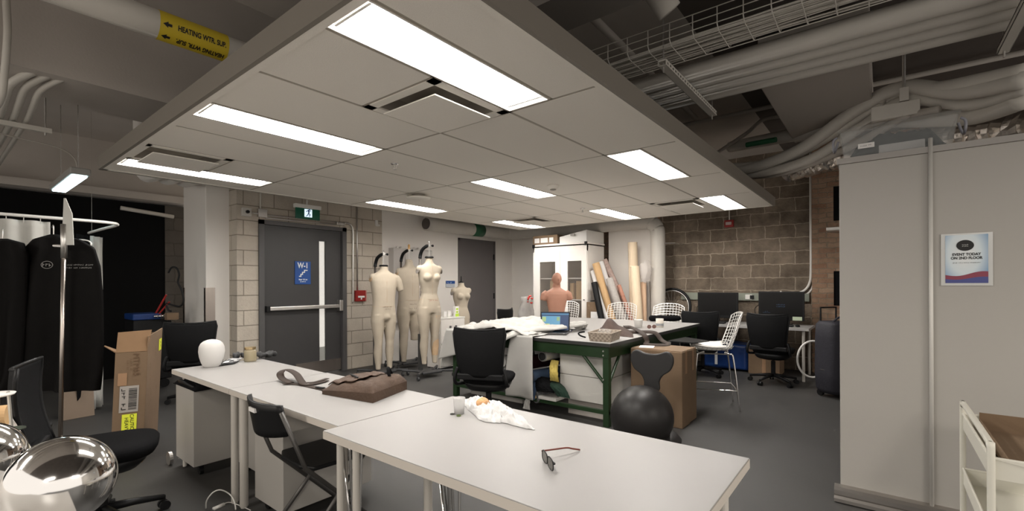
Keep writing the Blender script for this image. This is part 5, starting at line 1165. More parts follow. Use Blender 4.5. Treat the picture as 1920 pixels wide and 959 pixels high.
st = wire_stool('chromed wire bar stool standing in the open beside the tall cartons', (5.41, 1.47, 0), math.radians(22))
dup(st, (6.95, 2.60, 0), math.radians(88), 'chromed wire bar stool behind the black pouch at the table')
dup(st, (6.95, 3.35, 0), math.radians(96), 'chromed wire bar stool in front of the leaning paper rolls')
dup(st, (6.95, 4.42, 0), math.radians(100), 'chromed wire bar stool in front of the tall white cabinet')
t = thing('black_pouch', 'lumpy black pouch at the far right edge of the work table', 'pouch', (6.4, 2.35, GZ), world=True)
pp = [onz(x, 604, GZ) for x in (1212, 1230, 1250, 1272)]
k = MB(); k.tube(smooth_path([q+V((.1, 0, .045)) for q in pp], 5), [.02, .04, .045, .045, .04, .045, .048, .045, .04, .042, .045, .045, .045, .04, .035, .02], 16); k.build('pouch_body', BLACKF, t, smooth=True)
t = thing('headset', 'dark headset hanging on the wire stool near the white cabinet', 'headphones', (6.8, 4.4, .95), world=True)
c = V((6.80, 4.38, .88)); MB().tube(arc(c, .09, -.4, PI+.4, 16, (0, 1, 0), (0, 0, 1)), .010).build('band', BLACKP, t, smooth=True)
for s in (-1, 1): MB().ball(c+V((0, s*.085, -.05)), .05, 16, 12, .7, .6, 1).build('ear_cup', BLACKP, t, smooth=True)
# ball chair
t = thing('ball_chair', 'black exercise ball chair with backrest beside the green table leg', 'ball chair', (3.68, 1.56, 0), rz=math.radians(180+6))
# local: back toward -X ... placed so that the back stands on the far right side of the ball
BR = .255; k = MB(); prof = []
for i in range(33):
    a = PI*i/32; r_ = BR*math.sin(a); z = BR*math.cos(a)
    prof.append((max(r_*(1+(.004 if i % 2 else 0)), .001), z*.98))
k.lathe(prof, c=(0, 0, .262), n=40); k.build('exercise_ball', mat('ball_rubber', (.018, .0165, .016), .42, spec=.35), t, smooth=True)
bm2 = mat('ball_chair_plastic', (.022, .021, .021), .45)
MB().loft([(-.02, 0, .03, .30, .29), (-.02, 0, .07, .31, .30), (-.02, 0, .12, .27, .26), (-.02, 0, .13, .22, .21)], 32, power=2.6).build('base', bm2, t, smooth=True)
for i in range(4):
    a = i*PI/2+.78; ex, ey = .27*math.cos(a)-.02, .27*math.sin(a); MB().tube([(ex, ey-.015, .03), (ex, ey+.015, .03)], .03, 14).build('caster', BLACKP, t)
MB().grid(lambda u, v: (-.29-.03*v, (u-.5)*(.13+.03*math.cos(v*PI)), .08+.50*v), 6, 10).build('back_post', bm2, t, smooth=True, solid=.03)
outl = [(-.155, .06), (-.15, .115), (-.11, .145), (-.05, .125), (0, .12), (.05, .125), (.11, .145), (.15, .115), (.155, .06), (.13, .0), (.08, -.04), (.055, -.09), (.05, -.16), (-.05, -.16), (-.055, -.09), (-.08, -.04), (-.13, 0)]
Mx = Matrix(((0, 0, -1, -.28), (1, 0, 0, 0), (0, 1, 0, .60), (0, 0, 0, 1)))
MB().prism([(a[0]*1.2, a[1]*1.15) for a in [(p_.x, p_.y) for p_ in smooth_path([(x, y, 0) for x, y in outl+outl[:1]], 4)][:-1]], .045, Mx).build('back_pad', bm2, t, bev=.018)
# ---------------------------------------------------------------- tall cartons beside table
for i, (x0, x1, lb) in enumerate(((4.37, 4.595, 'tall brown carton beside the work table, nearer the ball chair'), (4.605, 4.83, 'tall brown carton beside the work table, nearer the wire stool'))):
    t = thing('tall_carton', lb, 'cardboard box', ((x0+x1)/2, 1.7, 0), world=True, group='tall cartons beside the work table')
    MB().box(x0, x1, 1.455+.01*i, 1.965, 0, .715-.006*i).build('carton_body', CARD, t, bev=.006)
    MB().box((x0+x1)/2-.025, (x0+x1)/2+.025, 1.4535+.01*i, 1.967, .5, .7165-.006*i).build('packing_tape', TAPE, t)
    MB().box(x0+.01, x1-.01, 1.46+.01*i, 1.96, .714-.006*i, .722-.006*i).build('top_flap', CARD, t, bev=.003)
    if i == 0: MB().box(4.60, 4.62, 1.4525, 1.454, .1, .101).build('handle_slot', INKB, t)
t = thing('black_folder', 'thin black folder lying on top of the tall cartons', 'folder', (4.95, 1.8, .72), world=True)
k = MB(); c4 = [onz(1252, 641, .722), onz(1285, 634, .722), onz(1330, 641, .722), onz(1300, 645, .722)]
k._a([q+V((0, 0, .0)) for q in c4]+[q+V((0, 0, .010)) for q in c4], [(0, 1, 2, 3), (4, 5, 6, 7), (0, 1, 5, 4), (1, 2, 6, 5), (2, 3, 7, 6), (3, 0, 4, 7)]); k.build('cover', BLACKP, t)
t = thing('paper_sheet', 'white paper sheet on the near edge of the tall cartons', 'paper', (4.5, 1.85, .722), rz=.3)
MB().box(-.08, .08, -.07, .07, .002, .004).build('sheet', PAPER, t)
# ================================================================ monitor desk
t = thing('computer_desk', 'white desk along the block wall carrying two monitors', 'desk', (7.75, 1.75, 0), world=True)
MB().box(7.42, 8.18, .77, 2.78, .70, .735).build('tabletop', TABLE, t, bev=.002)
for x in (7.48, 8.12):
    for y in (.84, 2.70): MB().tube([(x, y, .0), (x, y+.0, .70)], .018, 12).build('leg', LEGW, t)
def monitor(label, yc, w_, h_, screen_on):
    t = thing('computer_monitor', label, 'monitor', (8.0, yc, .735), world=True, group='wide black monitors on the desk')
    X = 7.93; z0 = .80
    MB().box(X, X+.035, yc-w_/2, yc+w_/2, z0, z0+h_).build('bezel', BLACKP, t, bev=.005)
    MB().box(X-.002, X, yc-w_/2+.022, yc+w_/2-.022, z0+.045, z0+h_-.022).build('screen', SCREEN, t)
    MB().tube([(X+.05, yc, .74), (X+.05, yc, z0+.12)], .025, 12).build('stand_neck', BLACKP, t)
    MB().box(X-.07, X+.14, yc-.14, yc+.14, .737, .752).build('stand_foot', BLACKP, t, bev=.005)
    MB().prism([(.010*math.cos(i*PI/8), .010*math.sin(i*PI/8)) for i in range(16)], .001, basis((X-.001, yc, z0+.022), *FY)).build('maker_badge', mat('badge_grey', (.2, .2, .2)), t)
    if screen_on:
        sc_ = mat('screen_text', (.03, .06, .11), .4, emit=.6)
        marks('xxxxxxxx\nxxxxxxxx', .026, (X-.003, yc, z0+.22), *FY, sc_, t); marks('xx xx\nxxxxxx xxxx', .016, (X-.003, yc+w_/2-.11, z0+.12), *FY, sc_, t)
        MB().box(X-.004, X-.002, yc-w_/2+.03, yc-w_/2+.15, z0+.005, z0+.06).build('asset_sticker', mat('sticker_green', (.45, .52, .38), .6), t)
        MB().box(X-.006, X+.03, yc-.01, yc+.01, z0+h_-.004, z0+h_+.006).build('webcam', WPLAST, t)
    return t
m1a, m1b = onx(1308, 548, 7.93), onx(1384, 600, 7.93); m2a, m2b = onx(1422, 550, 7.93), onx(1508.5, 605, 7.93)
monitor('black monitor with a dark blank screen, left one on desk', (m1a.y+m1b.y)/2, m1a.y-m1b.y, .41, False)
monitor('black monitor with small blue text on screen, right one on desk', (m2a.y+m2b.y)/2, m2a.y-m2b.y, .43, True)
t = thing('keyboard', 'black keyboard lying in front of the left monitor', 'keyboard', (7.62, m1a.y-.28, .737)); MB().box(-.07, .07, -.22, .22, 0, .018).build('case', BLACKP, t, bev=.004)
k = MB(); [k.box(-.06+.024*i, -.04+.024*i, -.21+.03*j, -.186+.03*j, .018, .023) for i in range(5) for j in range(14)]; k.build('keys', mat('key_black', (.03, .03, .03), .5), t)
t = thing('computer_mouse', 'black mouse at the right end of the desk', 'mouse', (7.66, .93, .737)); k = MB(); k.ball((0, 0, .012), .05, 16, 10, 1, .6, .4); k.build('shell', BLACKP, t, smooth=True)
t = thing('keyboard', 'black keyboard lying in front of the right monitor', 'keyboard', (7.62, m2a.y-.30, .737)); MB().box(-.07, .07, -.2, .2, 0, .018).build('case', BLACKP, t, bev=.004)
k = MB(); [k.box(-.06+.024*i, -.04+.024*i, -.19+.03*j, -.166+.03*j, .018, .023) for i in range(5) for j in range(13)]; k.build('keys', mat('key_black', (.03, .03, .03), .5), t)
for (y, lb) in ((m1a.y+.04, 'thin black cable looping beside the left monitor'), (m2a.y+.05, 'thin black cable looping beside the right monitor')):
    t = thing('monitor_cable', lb, 'cable', (8.0, y, .74), world=True); MB().tube(smooth_path([(8.34, y-.1, 1.1), (8.3, y, 1.02), (8.2, y+.05, .95), (8.15, y+.02, .82), (8.05, y-.05, .76)]), .005, 6).build('cable', BLACKP, t, smooth=True)
# blue bag and carton under desk
t = thing('blue_tote', 'large blue tote bag under the desk behind the wire stool', 'bag', (7.85, 2.2, 0), world=True)
a_, b_ = onx(1322, 680, 7.75), onx(1402, 680, 7.75)
k = MB(); k.box(7.75, 8.1, b_.y, a_.y, .03, .42); bmesh.ops.subdivide_edges(k.b, edges=k.b.edges[:], cuts=8, use_grid_fill=True)
for v in k.b.verts: v.co += V((fbm(*v.co, s=5), fbm(*(v.co+V((3, 3, 3))), s=5), fbm(*(v.co+V((7, 3, 1))), s=5)))*.03*(1 if v.co.z > .06 else 0)
k.build('bag_body', BLUE, t, smooth=True)
MB().box(7.735, 7.74, (a_.y+b_.y)/2+.12, (a_.y+b_.y)/2+.16, .08, .42).build('white_strap', INKW, t)
t = thing('desk_carton', 'brown carton under the desk behind the right office chair', 'cardboard box', (7.8, 1.5, 0), world=True)
a_, b_ = onx(1403, 680, 7.7), onx(1462, 680, 7.7); MB().box(7.7, 8.1, b_.y, a_.y, 0, .40).build('carton_body', CARD, t, bev=.005)
MB().box(7.698, 7.70, b_.y+.18, b_.y+.23, 0, .40).build('packing_tape', TAPE, t)
t = thing('white_hoop', 'white tube hoop leaning against the desk end', 'hoop', (7.2, .7, 0), world=True)
c = at(1524, 674, 6.05); rr_ = 34*6.05/870
MB().tube([c+Rv*(rr_*.85*math.cos(w_*PI/20))+V((0, 0, 1))*(rr_*math.sin(w_*PI/20)) for w_ in range(40)], .013, 10, closed=True).build('hoop', WPLAST, t, smooth=True)
# bicycle wheel
t = thing('bicycle_wheel', 'bicycle wheel leaning on the block wall behind the wire stool', 'wheel', (8.2, 2.95, .9), world=True)
c = V((8.25, 2.93, .93)); MB().tube(arc(c, .33, 0, 2*PI, 48, (0, 1, 0), (.12, 0, 1))[:-1], .022, 10, closed=True).build('tyre', BLACKP, t, smooth=True)
MB().tube(arc(c, .30, 0, 2*PI, 48, (0, 1, 0), (.12, 0, 1))[:-1], .010, 8, closed=True).build('rim', STEEL, t, smooth=True)
k = MB(); [k.tube([c, c+V((0, .3*math.cos(i*PI/12), .3*math.sin(i*PI/12)))], .0012, 4) for i in range(24)]; k.build('spokes', STEEL, t)
t = thing('wall_bench', 'dark shelf unit at the block wall carrying the bicycle wheel', 'shelf', (8.2, 2.95, 0), world=True)
MB().box(8.0, 8.40, 2.62, 2.94, 0, .585).build('unit_body', BLACKP, t, bev=.004)
# suitcase
t = thing('wheeled_duffel', 'tall navy wheeled duffel bag beside the partition edge', 'suitcase', (6.75, .42, 0), rz=math.radians(-38))
MB().loft([(0, 0, .05, .17, .13), (0, 0, .10, .20, .155), (0, 0, .3, .21, .165), (0, 0, .7, .205, .16), (0, 0, .86, .20, .155), (0, 0, .90, .17, .13)], 36, power=4).build('bag_body', SUIT, t, smooth=True)
for x in (-.13, .13): MB().tube([(x-.015, .10, .04), (x+.015, .10, .04)], .04, 14).build('wheel', BLACKP, t)
MB().tube([(-.115, .11, .88), (-.115, .11, 1.06), (.115, .11, 1.06), (.115, .11, .88)], .011, 8).build('telescopic_handle', BLACKP, t)
MB().tube([(.208*math.cos(i*PI/16)*1.0, .165*math.sin(i*PI/16), .33) for i in range(32)], .006, 6, closed=True).build('seam_piping', mat('piping', (.04, .03, .028)), t)
MB().tube(smooth_path([(-.1, -.05, .9), (-.06, -.08, .95), (.05, -.08, .96), (.12, -.05, .9)]), .012).build('grab_handle', SUIT, t, smooth=True)
# ================================================================ tall white cabinet
CX, CD = 7.40, .65
CY0, CY1, CZ = onx(1101, 500, CX).y, onx(999, 500, CX).y, 2.085
t = thing('tall_cabinet', 'tall white cabinet with two glass doors in the far corner', 'cabinet', (7.4, 4.57, 0), world=True)
k = MB(); k.box(CX+.02, CX+CD, CY0, CY0+.02, .05, CZ); k.box(CX+.02, CX+CD, CY1-.02, CY1, .05, CZ); k.box(CX+.02, CX+CD, CY0, CY1, CZ-.02, CZ); k.box(CX+.02, CX+CD, CY0, CY1, .05, .07); k.build('carcass', WHITE, t)
MB().box(CX+CD-.01, CX+CD, CY0+.02, CY1-.02, .07, CZ-.02).build('back_panel', mat('cab_inside', (.17, .135, .10), .7), t)
MB().box(CX-.01, CX+CD+.01, CY0-.01, CY1+.01, CZ, CZ+.035).build('cornice', WHITE, t, bev=.004)
MB().box(CX+.02, CX+.04, CY0, CY1, CZ-.13, CZ).build('top_rail', WHITE, t)
for z in (.55, 1.05, 1.45): MB().box(CX+.04, CX+CD-.02, CY0+.02, CY1-.02, z, z+.02).build('shelf', WHITE, t)
ym = onx(1050, 500, CX).y
for (ya, yb, pxa, pxb) in ((CY0+.01, ym-.003, 1064, 1087), (ym+.003, CY1-.01, 1012, 1038)):
    gy1_, gy0_ = onx(pxa, 500, CX).y, onx(pxb+3, 500, CX).y; gz0_, gz1_ = .30, 1.78
    k = MB(); zz0, zz1 = .07, CZ-.11
    k.box(CX, CX+.022, ya, gy0_, zz0, zz1); k.box(CX, CX+.022, gy1_, yb, zz0, zz1); k.box(CX, CX+.022, gy0_, gy1_, zz0, gz0_); k.box(CX, CX+.022, gy0_, gy1_, gz1_, zz1)
    d_ = k.build('door', WHITE, t, bev=.002)
    MB().box(CX+.010, CX+.014, gy0_, gy1_, gz0_, gz1_).build('glass_pane', mat('pane', (.25, .22, .19), .05, alpha=.25, spec=.8), d_)
MB().box(CX-.03, CX, CY0+.055, CY0+.07, 1.06, 1.075).build('door_handle', BLACKP, t)
MB().box(CX+.35, CX+.38, CY0-.05, CY0-.01, 1.04, 1.055).box(CX+.02, CX+.38, CY0-.055, CY0-.045, 1.04, 1.055).build('side_towel_bar', BLACKP, t)
for i, (z, ya, yb, h_, lb) in enumerate(((1.07, CY0+.13, CY0+.28, .34, 'brown carton on the shelf behind the right glass door'), (1.07, CY0+.73, CY0+.86, .36, 'tan carton on the shelf behind the left glass door'), (1.07, CY0+.34, CY0+.41, .3, 'narrow tan carton beside the brown carton in the cabinet'))):
    tt = thing('shelf_carton', lb, 'cardboard box', (CX+.2, (ya+yb)/2, z), world=True); MB().box(CX+.08, CX+.40, ya, yb, z+.002, z+h_).build('carton_body', KRAFT, tt, bev=.003)
# boxes on cabinet
t = thing('cardboard_box', 'low brown cardboard box with white labels on the tall cabinet', 'cardboard box', (7.3, 4.85, CZ+.035), world=True)
ya, yb = onx(1045, 450, CX+.0).y, onx(999, 450, CX).y
MB().box(CX+.0, CX+.45, ya, yb, CZ+.036, CZ+.21).build('carton_body', CARD, t, bev=.004)
for s0, s1 in ((.08, .28), (.33, .62), (.68, .84)): MB().box(CX-.003, CX, yb+(ya-yb)*s1, yb+(ya-yb)*s0, CZ+.07, CZ+.16).build('label', PAPER, t)
t = thing('white_carton', 'larger white lidded carton on the right of the tall cabinet', 'box', (7.4, 4.3, CZ+.035), world=True)
yn, yf = CY0+.0, onx(1049, 450, CX+.05).y
k = MB(); z0, z1 = CZ+.037, CZ+.25
k._a([V((CX-.02, yn, z0)), V((CX+CD, yn, z0)), V((CX+CD, yf, z0)), V((CX+.05, yf, z0)), V((CX-.02, yn, z1)), V((CX+CD, yn, z1)), V((CX+CD, yf, z1-.03)), V((CX+.05, yf, z1-.09))], [(0, 1, 2, 3), (4, 5, 6, 7), (0, 1, 5, 4), (1, 2, 6, 5), (2, 3, 7, 6), (3, 0, 4, 7)]); k.build('carton_body', WPLAST, t, bev=.005)
MB().box(CX-.035, CX-.015, yn+.25, yn+.33, z0+.12, z0+.16).build('printed_mark', mat('print_grey', (.4, .38, .35)), t)
for (y, lb) in ((CY0+.01, 'black clip at the near top corner of the tall cabinet'), (CY1-.04, 'black clip at the far top corner of the tall cabinet')):
    t = thing('corner_clip', lb, 'clip', (CX, y, CZ), world=True, group='black clips on the tall cabinet'); MB().box(CX-.03, CX-.005, y-.02, y+.03, CZ+.0, CZ+.04).box(CX-.04, CX-.01, y, y+.02, CZ-.03, CZ+.02).build('clip', BLACKP, t)
# ---------------------------------------------------------------- leaning rolls
def lean(label, a, b, r, m, D0=8.0, D1=7.8, name='paper_roll', hollow=True):
    k_ = .36 if a[0] > 1170 else .58; D0 += k_; D1 += k_; r *= 1.06
    A_, B_ = at(*a, D0), at(*b, D1)
    d_ = (B_-A_); B2 = A_+d_*((A_.z-r-.02)/(A_.z-B_.z)) if B_.z > .05 else B_
    t = thing(name, label, 'roll', (B2.x, B2.y, 0), world=True, group='rolls leaning by the tall cabinet')
    MB().tube([A_, B2], r, 20).build('roll', m, t, smooth=False, bev=.003)
    if hollow: n_ = (A_-B2).normalized(); MB().tube([A_-n_*.01, A_+n_*.003], r*.55, 16).build('hollow_end', mat('tube_hollow', (.3, .2, .12)), t)
    return t
WRAP = mat('pink_print', (.45, .34, .30), .7, var=.45, scale=30); WRAP2 = mat('red_print', (.50, .25, .18), .7, var=.5, scale=25)
lean('orange kraft paper roll leaning left beside the tall cabinet', (1117, 494), (1148, 600), .062, KRAFT, 7.75, 7.6)
lean('white paper roll leaning just right of the orange kraft roll', (1126, 491), (1160, 600), .048, PAPER, 7.9, 7.75)
lean('grey-pink printed roll leaning behind the white paper roll', (1133, 488), (1185, 600), .05, WRAP, 8.05, 7.7)
lean('short grey printed roll leaning in front of the pink one', (1142, 522), (1168, 600), .058, mat('grey_print_roll', (.42, .39, .36), .7, var=.25, scale=30), 7.6, 7.5)
lean('red-brown printed roll leaning low at the middle of the rolls', (1160, 535), (1184, 600), .035, WRAP2, 7.7, 7.6)
lean('black roll with a green label leaning by the cabinet side', (1114, 530), (1128, 600), .052, BLACKP, 7.7, 7.55)
lean('white crumpled roll end above the black roll', (1112, 508), (1118, 528), .05, PAPER, 7.85, 7.8)
lean('tall cream paper roll standing against the white boxing', (1186, 455), (1190, 600), .078, CREAM, 7.95, 7.9)
lean('shorter cream paper roll standing in front of the tall one', (1190, 500), (1197, 600), .072, CREAM, 7.7, 7.6)
lean('small cream roll standing right of the tall cream rolls', (1206, 530), (1207, 600), .05, mat('tan_paper', (.66, .45, .30), .7), 7.8, 7.7)
lean('grey striped roll standing nearest the large white pipe', (1215, 528), (1215, 600), .035, mat('grey_roll', (.36, .33, .30), .7), 7.9, 7.85)
t = thing('plastic_wrap', 'clear crumpled plastic draped over the cream rolls', 'plastic wrap', at(1205, 500, 7.7), world=True)
c = at(1209, 508, 8.05); k = MB(); k.ball(c, .13, 24, 16, .8, .8, 1.5)
for v in k.b.verts: v.co += V((fbm(*v.co, s=12), fbm(*(v.co+V((3, 3, 3))), s=12), fbm(*(v.co+V((7, 3, 1))), s=12)))*.05
k.build('film', mat('wrap_film', (.8, .74, .70), .25, alpha=.3, spec=.6), t, smooth=True)
t = thing('board_stack', 'brown card pieces leaning low beside the tall cabinet', 'cardboard', at(1112, 580, 7.7), world=True)
c = at(1112, 590, 8.28); MB().box(c.x-.02, c.x+.02, c.y-.10, c.y+.12, 0.005, c.z+.22, M=None).build('brown_card', CARD, t); MB().box(c.x-.05, c.x-.03, c.y-.12, c.y+.02, 0.005, c.z+.05).build('white_card', PAPER, t)
# plastic bag with flower print beside torso
t = thing('printed_bag', 'clear bag with red flower print behind the muslin heap', 'bag', (6.5, 4.6, 0), world=True)
c = at(986, 585, 8.0); k = MB(); k.loft([(c.x, c.y, .02, .14, .10), (c.x, c.y, .5, .17, .12), (c.x, c.y, .9, .15, .10), (c.x, c.y, 1.05, .10, .06), (c.x, c.y, 1.14, .13, .05)], 24)
for v in k.b.verts: v.co += V((fbm(*v.co, s=7), fbm(*(v.co+V((3, 3, 3))), s=7), 0))*.05
k.build('bag_body', mat('bag_grey', (.42, .40, .38), .4, var=.5, scale=7, alpha=.85), t, smooth=True)
k = MB(); rs = random.Random(5)
for i in range(9):
    q = c-Fv*.06+Rv*(rs.uniform(-.06, .11)); q.z = 1.06+rs.uniform(-.04, .10); k.ball(q, .026, 10, 6, 1, 1, .6)
k.build('red_print', mat('print_red', (.55, .04, .03), .5), t, smooth=True)
# ================================================================ left side of the room
t = thing('side_desk', 'pale desk at the lower left corner under the chrome ball', 'desk', (-.3, 2.3, 0), world=True)
MB().box(-1.2, .25, .95, 3.45, .70, TH).build('tabletop', LAMW, t, bev=.003)
for x in (-1.1, .21):
    for y in (1.05, 3.38): MB().tube([(x, y, 0), (x, y, .70)], .02, 12).build('leg', LEGW, t)
def chrome_ball(label, px, py, D, r):
    c = at(px, py, D); t = thing('chrome_ball', label, 'ball', (c.x, c.y, TH)); z = c.z-TH
    MB().ball((0, 0, max(z, r+.006)), r, 48, 32).build('mirror_shell', CHROME, t, smooth=True)
    MB().lathe([(.001, 0), (r*.45, 0), (r*.5, .012), (r*.36, .02), (.001, .02)], n=24).build('base_ring', BRUSH, t, smooth=True)
chrome_ball('mirror-bright chrome ball at the lower left corner', 116, 902, 1.20, .112)
chrome_ball('smaller chrome ball cut by the left edge of the picture', -42, 862, 1.35, .105)
c = at(19, 800, 2.1); t = thing('rod_stand', 'thin metal rod stand with round foot on the left desk', 'stand', (.10, 3.05, TH))
t.location = onz(22, 806, TH)
MB().tube([(0, 0, .0), (-.01, 0, .17)], .006, 10).build('rod', STEEL, t); MB().lathe([(.001, 0), (.045, 0), (.045, .004), (.001, .005)], n=24).build('round_foot', mat('foot_green', (.05, .06, .045), .4), t)
MB().lathe([(.001, .155), (.07, .158), (.075, .166), (.001, .162)], c=(-.06, 0, 0), n=28).build('round_plate', WHITE, t, smooth=True)
p = onz(4, 800, TH); t = thing('kraft_roll', 'short roll of brown kraft paper on the left desk', 'roll', p, world=True)
MB().tube([p+V((-.25, .12, .045)), p+V((.02, .02, .045))], .045, 20).build('roll', KRAFT, t)
p = onz(2, 850, TH); t = thing('yellow_cloth', 'pale yellow cloth crumpled at the left edge of the desk', 'cloth', p, world=True)
MB().grid(lambda u, v: (p.x-.16+.20*u, p.y-.10+.26*v, TH+.004+.07*max(0, 1-(2*u-1)**2)*max(0, 1-(2*v-1)**2)+.012*abs(fbm(u*5, v*5, 3))), 18, 18).build('cloth', mat('pale_yellow', (.62, .52, .22), .9), t, smooth=True)
# tall opened box
Cn = V((1.02, 4.46, 0)); sd_ = V((.26, .63, 0)).normalized(); fd = V((sd_.y, -sd_.x, 0)); fd = V((.924, -.381, 0))
t = thing('tall_open_box', 'tall narrow opened cardboard box with yellow caution stickers', 'cardboard box', Cn, world=True)
A_ = Cn-fd*.19; B_ = Cn+sd_*.62; D_ = A_+sd_*.62; lean_ = V((.035, -.03, 0))
def wall(p0, p1, h0, h1, z0=0): return [p0+V((0, 0, z0)), p1+V((0, 0, z0)), p1+lean_*h1+V((0, 0, h1)), p0+lean_*h0+V((0, 0, h0))]
k = MB(); k.quad(*wall(A_, Cn, .855, .855)); k.quad(*wall(Cn, B_, .97, .985)); k.quad(*wall(B_, D_, .95, .95)); k.quad(*wall(D_, A_, .86, .855)); k.quad(A_, Cn, B_, D_)
k.build('carton_body', CARD, t, solid=.006)
tp = V((0, 0, .857)); L1 = A_+lean_*.86+tp; L2 = Cn+lean_*.86+tp
k = MB(); k.quad(L1+sd_*.005, L2+sd_*.005, L2+V((.035, .03, .16)), L1+V((.02, .03, .15))); k.build('front_flap', CARDI, t, solid=.005)
k = MB(); k.quad(L1, L1+sd_*.12, L1+sd_*.12+V((-.09, 0, .05)), L1+V((-.07, -.02, .06))); k.build('side_flap', CARDI, t, solid=.005)
def onface(p0, dirv, s, z): return p0+dirv*s+lean_*z+V((0, 0, z))
def sticker(nm, p0, dirv, s0, s1, z0, z1, m, off=.006):
    nrm = dirv.cross(V((0, 0, 1))).normalized()
    MB().quad(*[onface(p0, dirv, s, z)+nrm*off for s, z in ((s0, z0), (s1, z0), (s1, z1), (s0, z1))]).build(nm, m, t, solid=.001); return nrm
nf = sticker('shipping_label', A_, fd, .035, .150, .40, .60, mat('label_grey', (.36, .33, .30), .6))
sticker('caution_sticker', A_, fd, .055, .145, .235, .385, NEON); sticker('caution_sticker', A_, fd, .055, .145, .10, .20, NEON)
sticker('packing_tape', A_, fd, .02, .075, .605, .70, TAPE); sticker('yellow_sticker', Cn, sd_, .46, .58, .80, .90, NEON)
zt_ = lean_+V((0, 0, 1))
def ftext(s, size, p0, dirv, s_, z_, m, nm='lettering', off=.008, vertical=True):
    nrm = dirv.cross(V((0, 0, 1))).normalized(); o = onface(p0, dirv, s_, z_)+nrm*off
    r_, u_ = (-V((0, 0, 1)), dirv) if vertical else (dirv, V((0, 0, 1)))
    (text(s, size, o, r_, u_, m, t, name=nm) if 'x' not in s else marks(s, size, o, r_, u_, m, t))
ftext('MTM65', .055, A_, fd, .125, .76, INKB); ftext('xxxxxx xx\nxxxx xx', .018, A_, fd, .085, .76, INKB)
ftext('CAUTION\nHEAVY', .033, A_, fd, .10, .31, INK); ftext('xxx xx', .05, A_, fd, .06, .50, INK)
k = MB(); nrm = fd.cross(V((0, 0, 1))).normalized(); rs = random.Random(2); z = .42
while z < .58:
    h_ = rs.choice((.003, .006, .004)); k.quad(*[onface(A_, fd, s, zz)+nrm*.0085 for s, zz in ((.09, z), (.14, z), (.14, z+h_), (.09, z+h_))]); z += h_+rs.choice((.003, .005))
k.build('barcode', INK, t)
ftext('xxxxxx  xxxxxx xxxx xx', .030, Cn, sd_, .12, .62, INKB); ftext('xx xx', .03, Cn, sd_, .30, .82, INKB); ftext('xx', .03, Cn, sd_, .40, .5, INKB); ftext('xx', .05, Cn, sd_, .52, .85, INKB)
# clothes rail with garment bags
t = thing('clothes_rail', 'chrome clothes rail upright with white blade on top at left', 'clothes rack', (.70, 5.30, 0), world=True)
pt = at(122, 372, 3.55); pb = at(112, 800, 3.55); pb.z = 0.0; pm_ = at(120, 455, 3.55)
MB().tube([pb, pm_], .014, 14).build('upright_post', BRUSH, t, smooth=True); MB().tube([pm_-V((0, 0, .12)), pm_+V((0, 0, .14))], .020, 14).build('collar', STEEL, t, smooth=True)
k = MB(); o_ = pm_+V((0, 0, -.02)); k._a([o_+Rv*-.015, o_+Rv*.075, pt+Rv*.055+V((0, 0, -.12)), pt+Rv*.005, pt+Rv*-.008, ], [(0, 1, 2, 3, 4)]); k.build('white_blade', CURT, t, solid=.006)
far = V((.42, 6.6, 1.78)); MB().tube([pm_+V((0, .0, -.03)), far], .013, 12).build('top_rail', STEEL, t, smooth=True); MB().tube([far, V((.42, 6.6, 0))], .013, 12).build('upright_post', BRUSH, t, smooth=True)
MB().box(pb.x-.3, pb.x+.3, pb.y-.02, pb.y+.02, .02, .05).build('foot_bar', BRUSH, t); MB().box(.15, .7, 6.58, 6.62, .02, .05).build('foot_bar', BRUSH, t)
def garment_bag(label, D, outline, logo=False, m=BAGF, lid=0, seed=1):
    """a hanging bag measured by its outline in the photo, built as a folded, thick cloth body at depth D"""
    t = thing('garment_bag', label, 'garment bag', at(outline[0][0], outline[0][1], D), world=True, group='black garment bags')
    rows = []
    for (y, xl, xr) in [(b_, a_, c_) for a_, b_, c_ in outline]:
        rows.append((at(xl, y, D), at(xr, y, D)))
    def fn(side):
        def g_(u, v):
            n = len(rows)-1; i = min(int(v*n), n-1); f_ = v*n-i
            L_ = rows[i][0].lerp(rows[i+1][0], f_); R_ = rows[i][1].lerp(rows[i+1][1], f_); p_ = L_.lerp(R_, u)
            e_ = max(0, 1-(2*u-1)**2)**.5*min(1, v*6+.15)
            return p_-Fv*side*(.06*e_+.035*v*e_*math.sin(u*17+seed+2*v)+.015*fbm(u*3, v*3, seed)*e_)
        return g_
    k = MB(); k.grid(fn(1), 44, 40); k.grid(fn(-1), 44, 40); k.build('bag_body', m, t, smooth=True)
    top = (rows[0][0]+rows[0][1])/2
    MB().tube(smooth_path([top+V((0, 0, -.02)), top+V((0, 0, .04)), top+V((.0, .02, .075)), top+V((.0, .05, .06))]), .004, 6).build('hanger_hook', STEEL, t, smooth=True)
    return t
g1_ = garment_bag('large black garment bag hanging in front at the rail post, small logo', 3.70, [(93, 440, 108), (64, 449, 150), (48, 465, 178), (28, 500, 189), (20, 560, 194), (12, 640, 195), (10, 700, 193), (20, 732, 188)], seed=1)
garment_bag('black garment bag behind and left of the big logo bag', 3.62, [(-5, 448, 15), (-30, 456, 42), (-50, 480, 52), (-60, 560, 50), (-60, 700, 42), (-60, 738, 30)], seed=4)
gl = mat('bag_print', (.28, .27, .26), .7)
o = at(88, 497, 3.59); rt, up_ = Rv.copy(), V((0, 0, 1))
k = MB(); k.tube([o+rt*(.045*math.cos(i*PI/12))+up_*(.028*math.sin(i*PI/12)) for i in range(24)], .002, 5, closed=True); k.build('logo_oval', gl, g1_)
marks('xxx', .045, o, rt, up_, gl, g1_); marks('xxxxxxx xxxxxxx xxxxxx\nxxxxxx xxx xxxxxxxxx', .021, o+rt*.24-up_*.012, rt, up_, gl, g1_, width=.24)
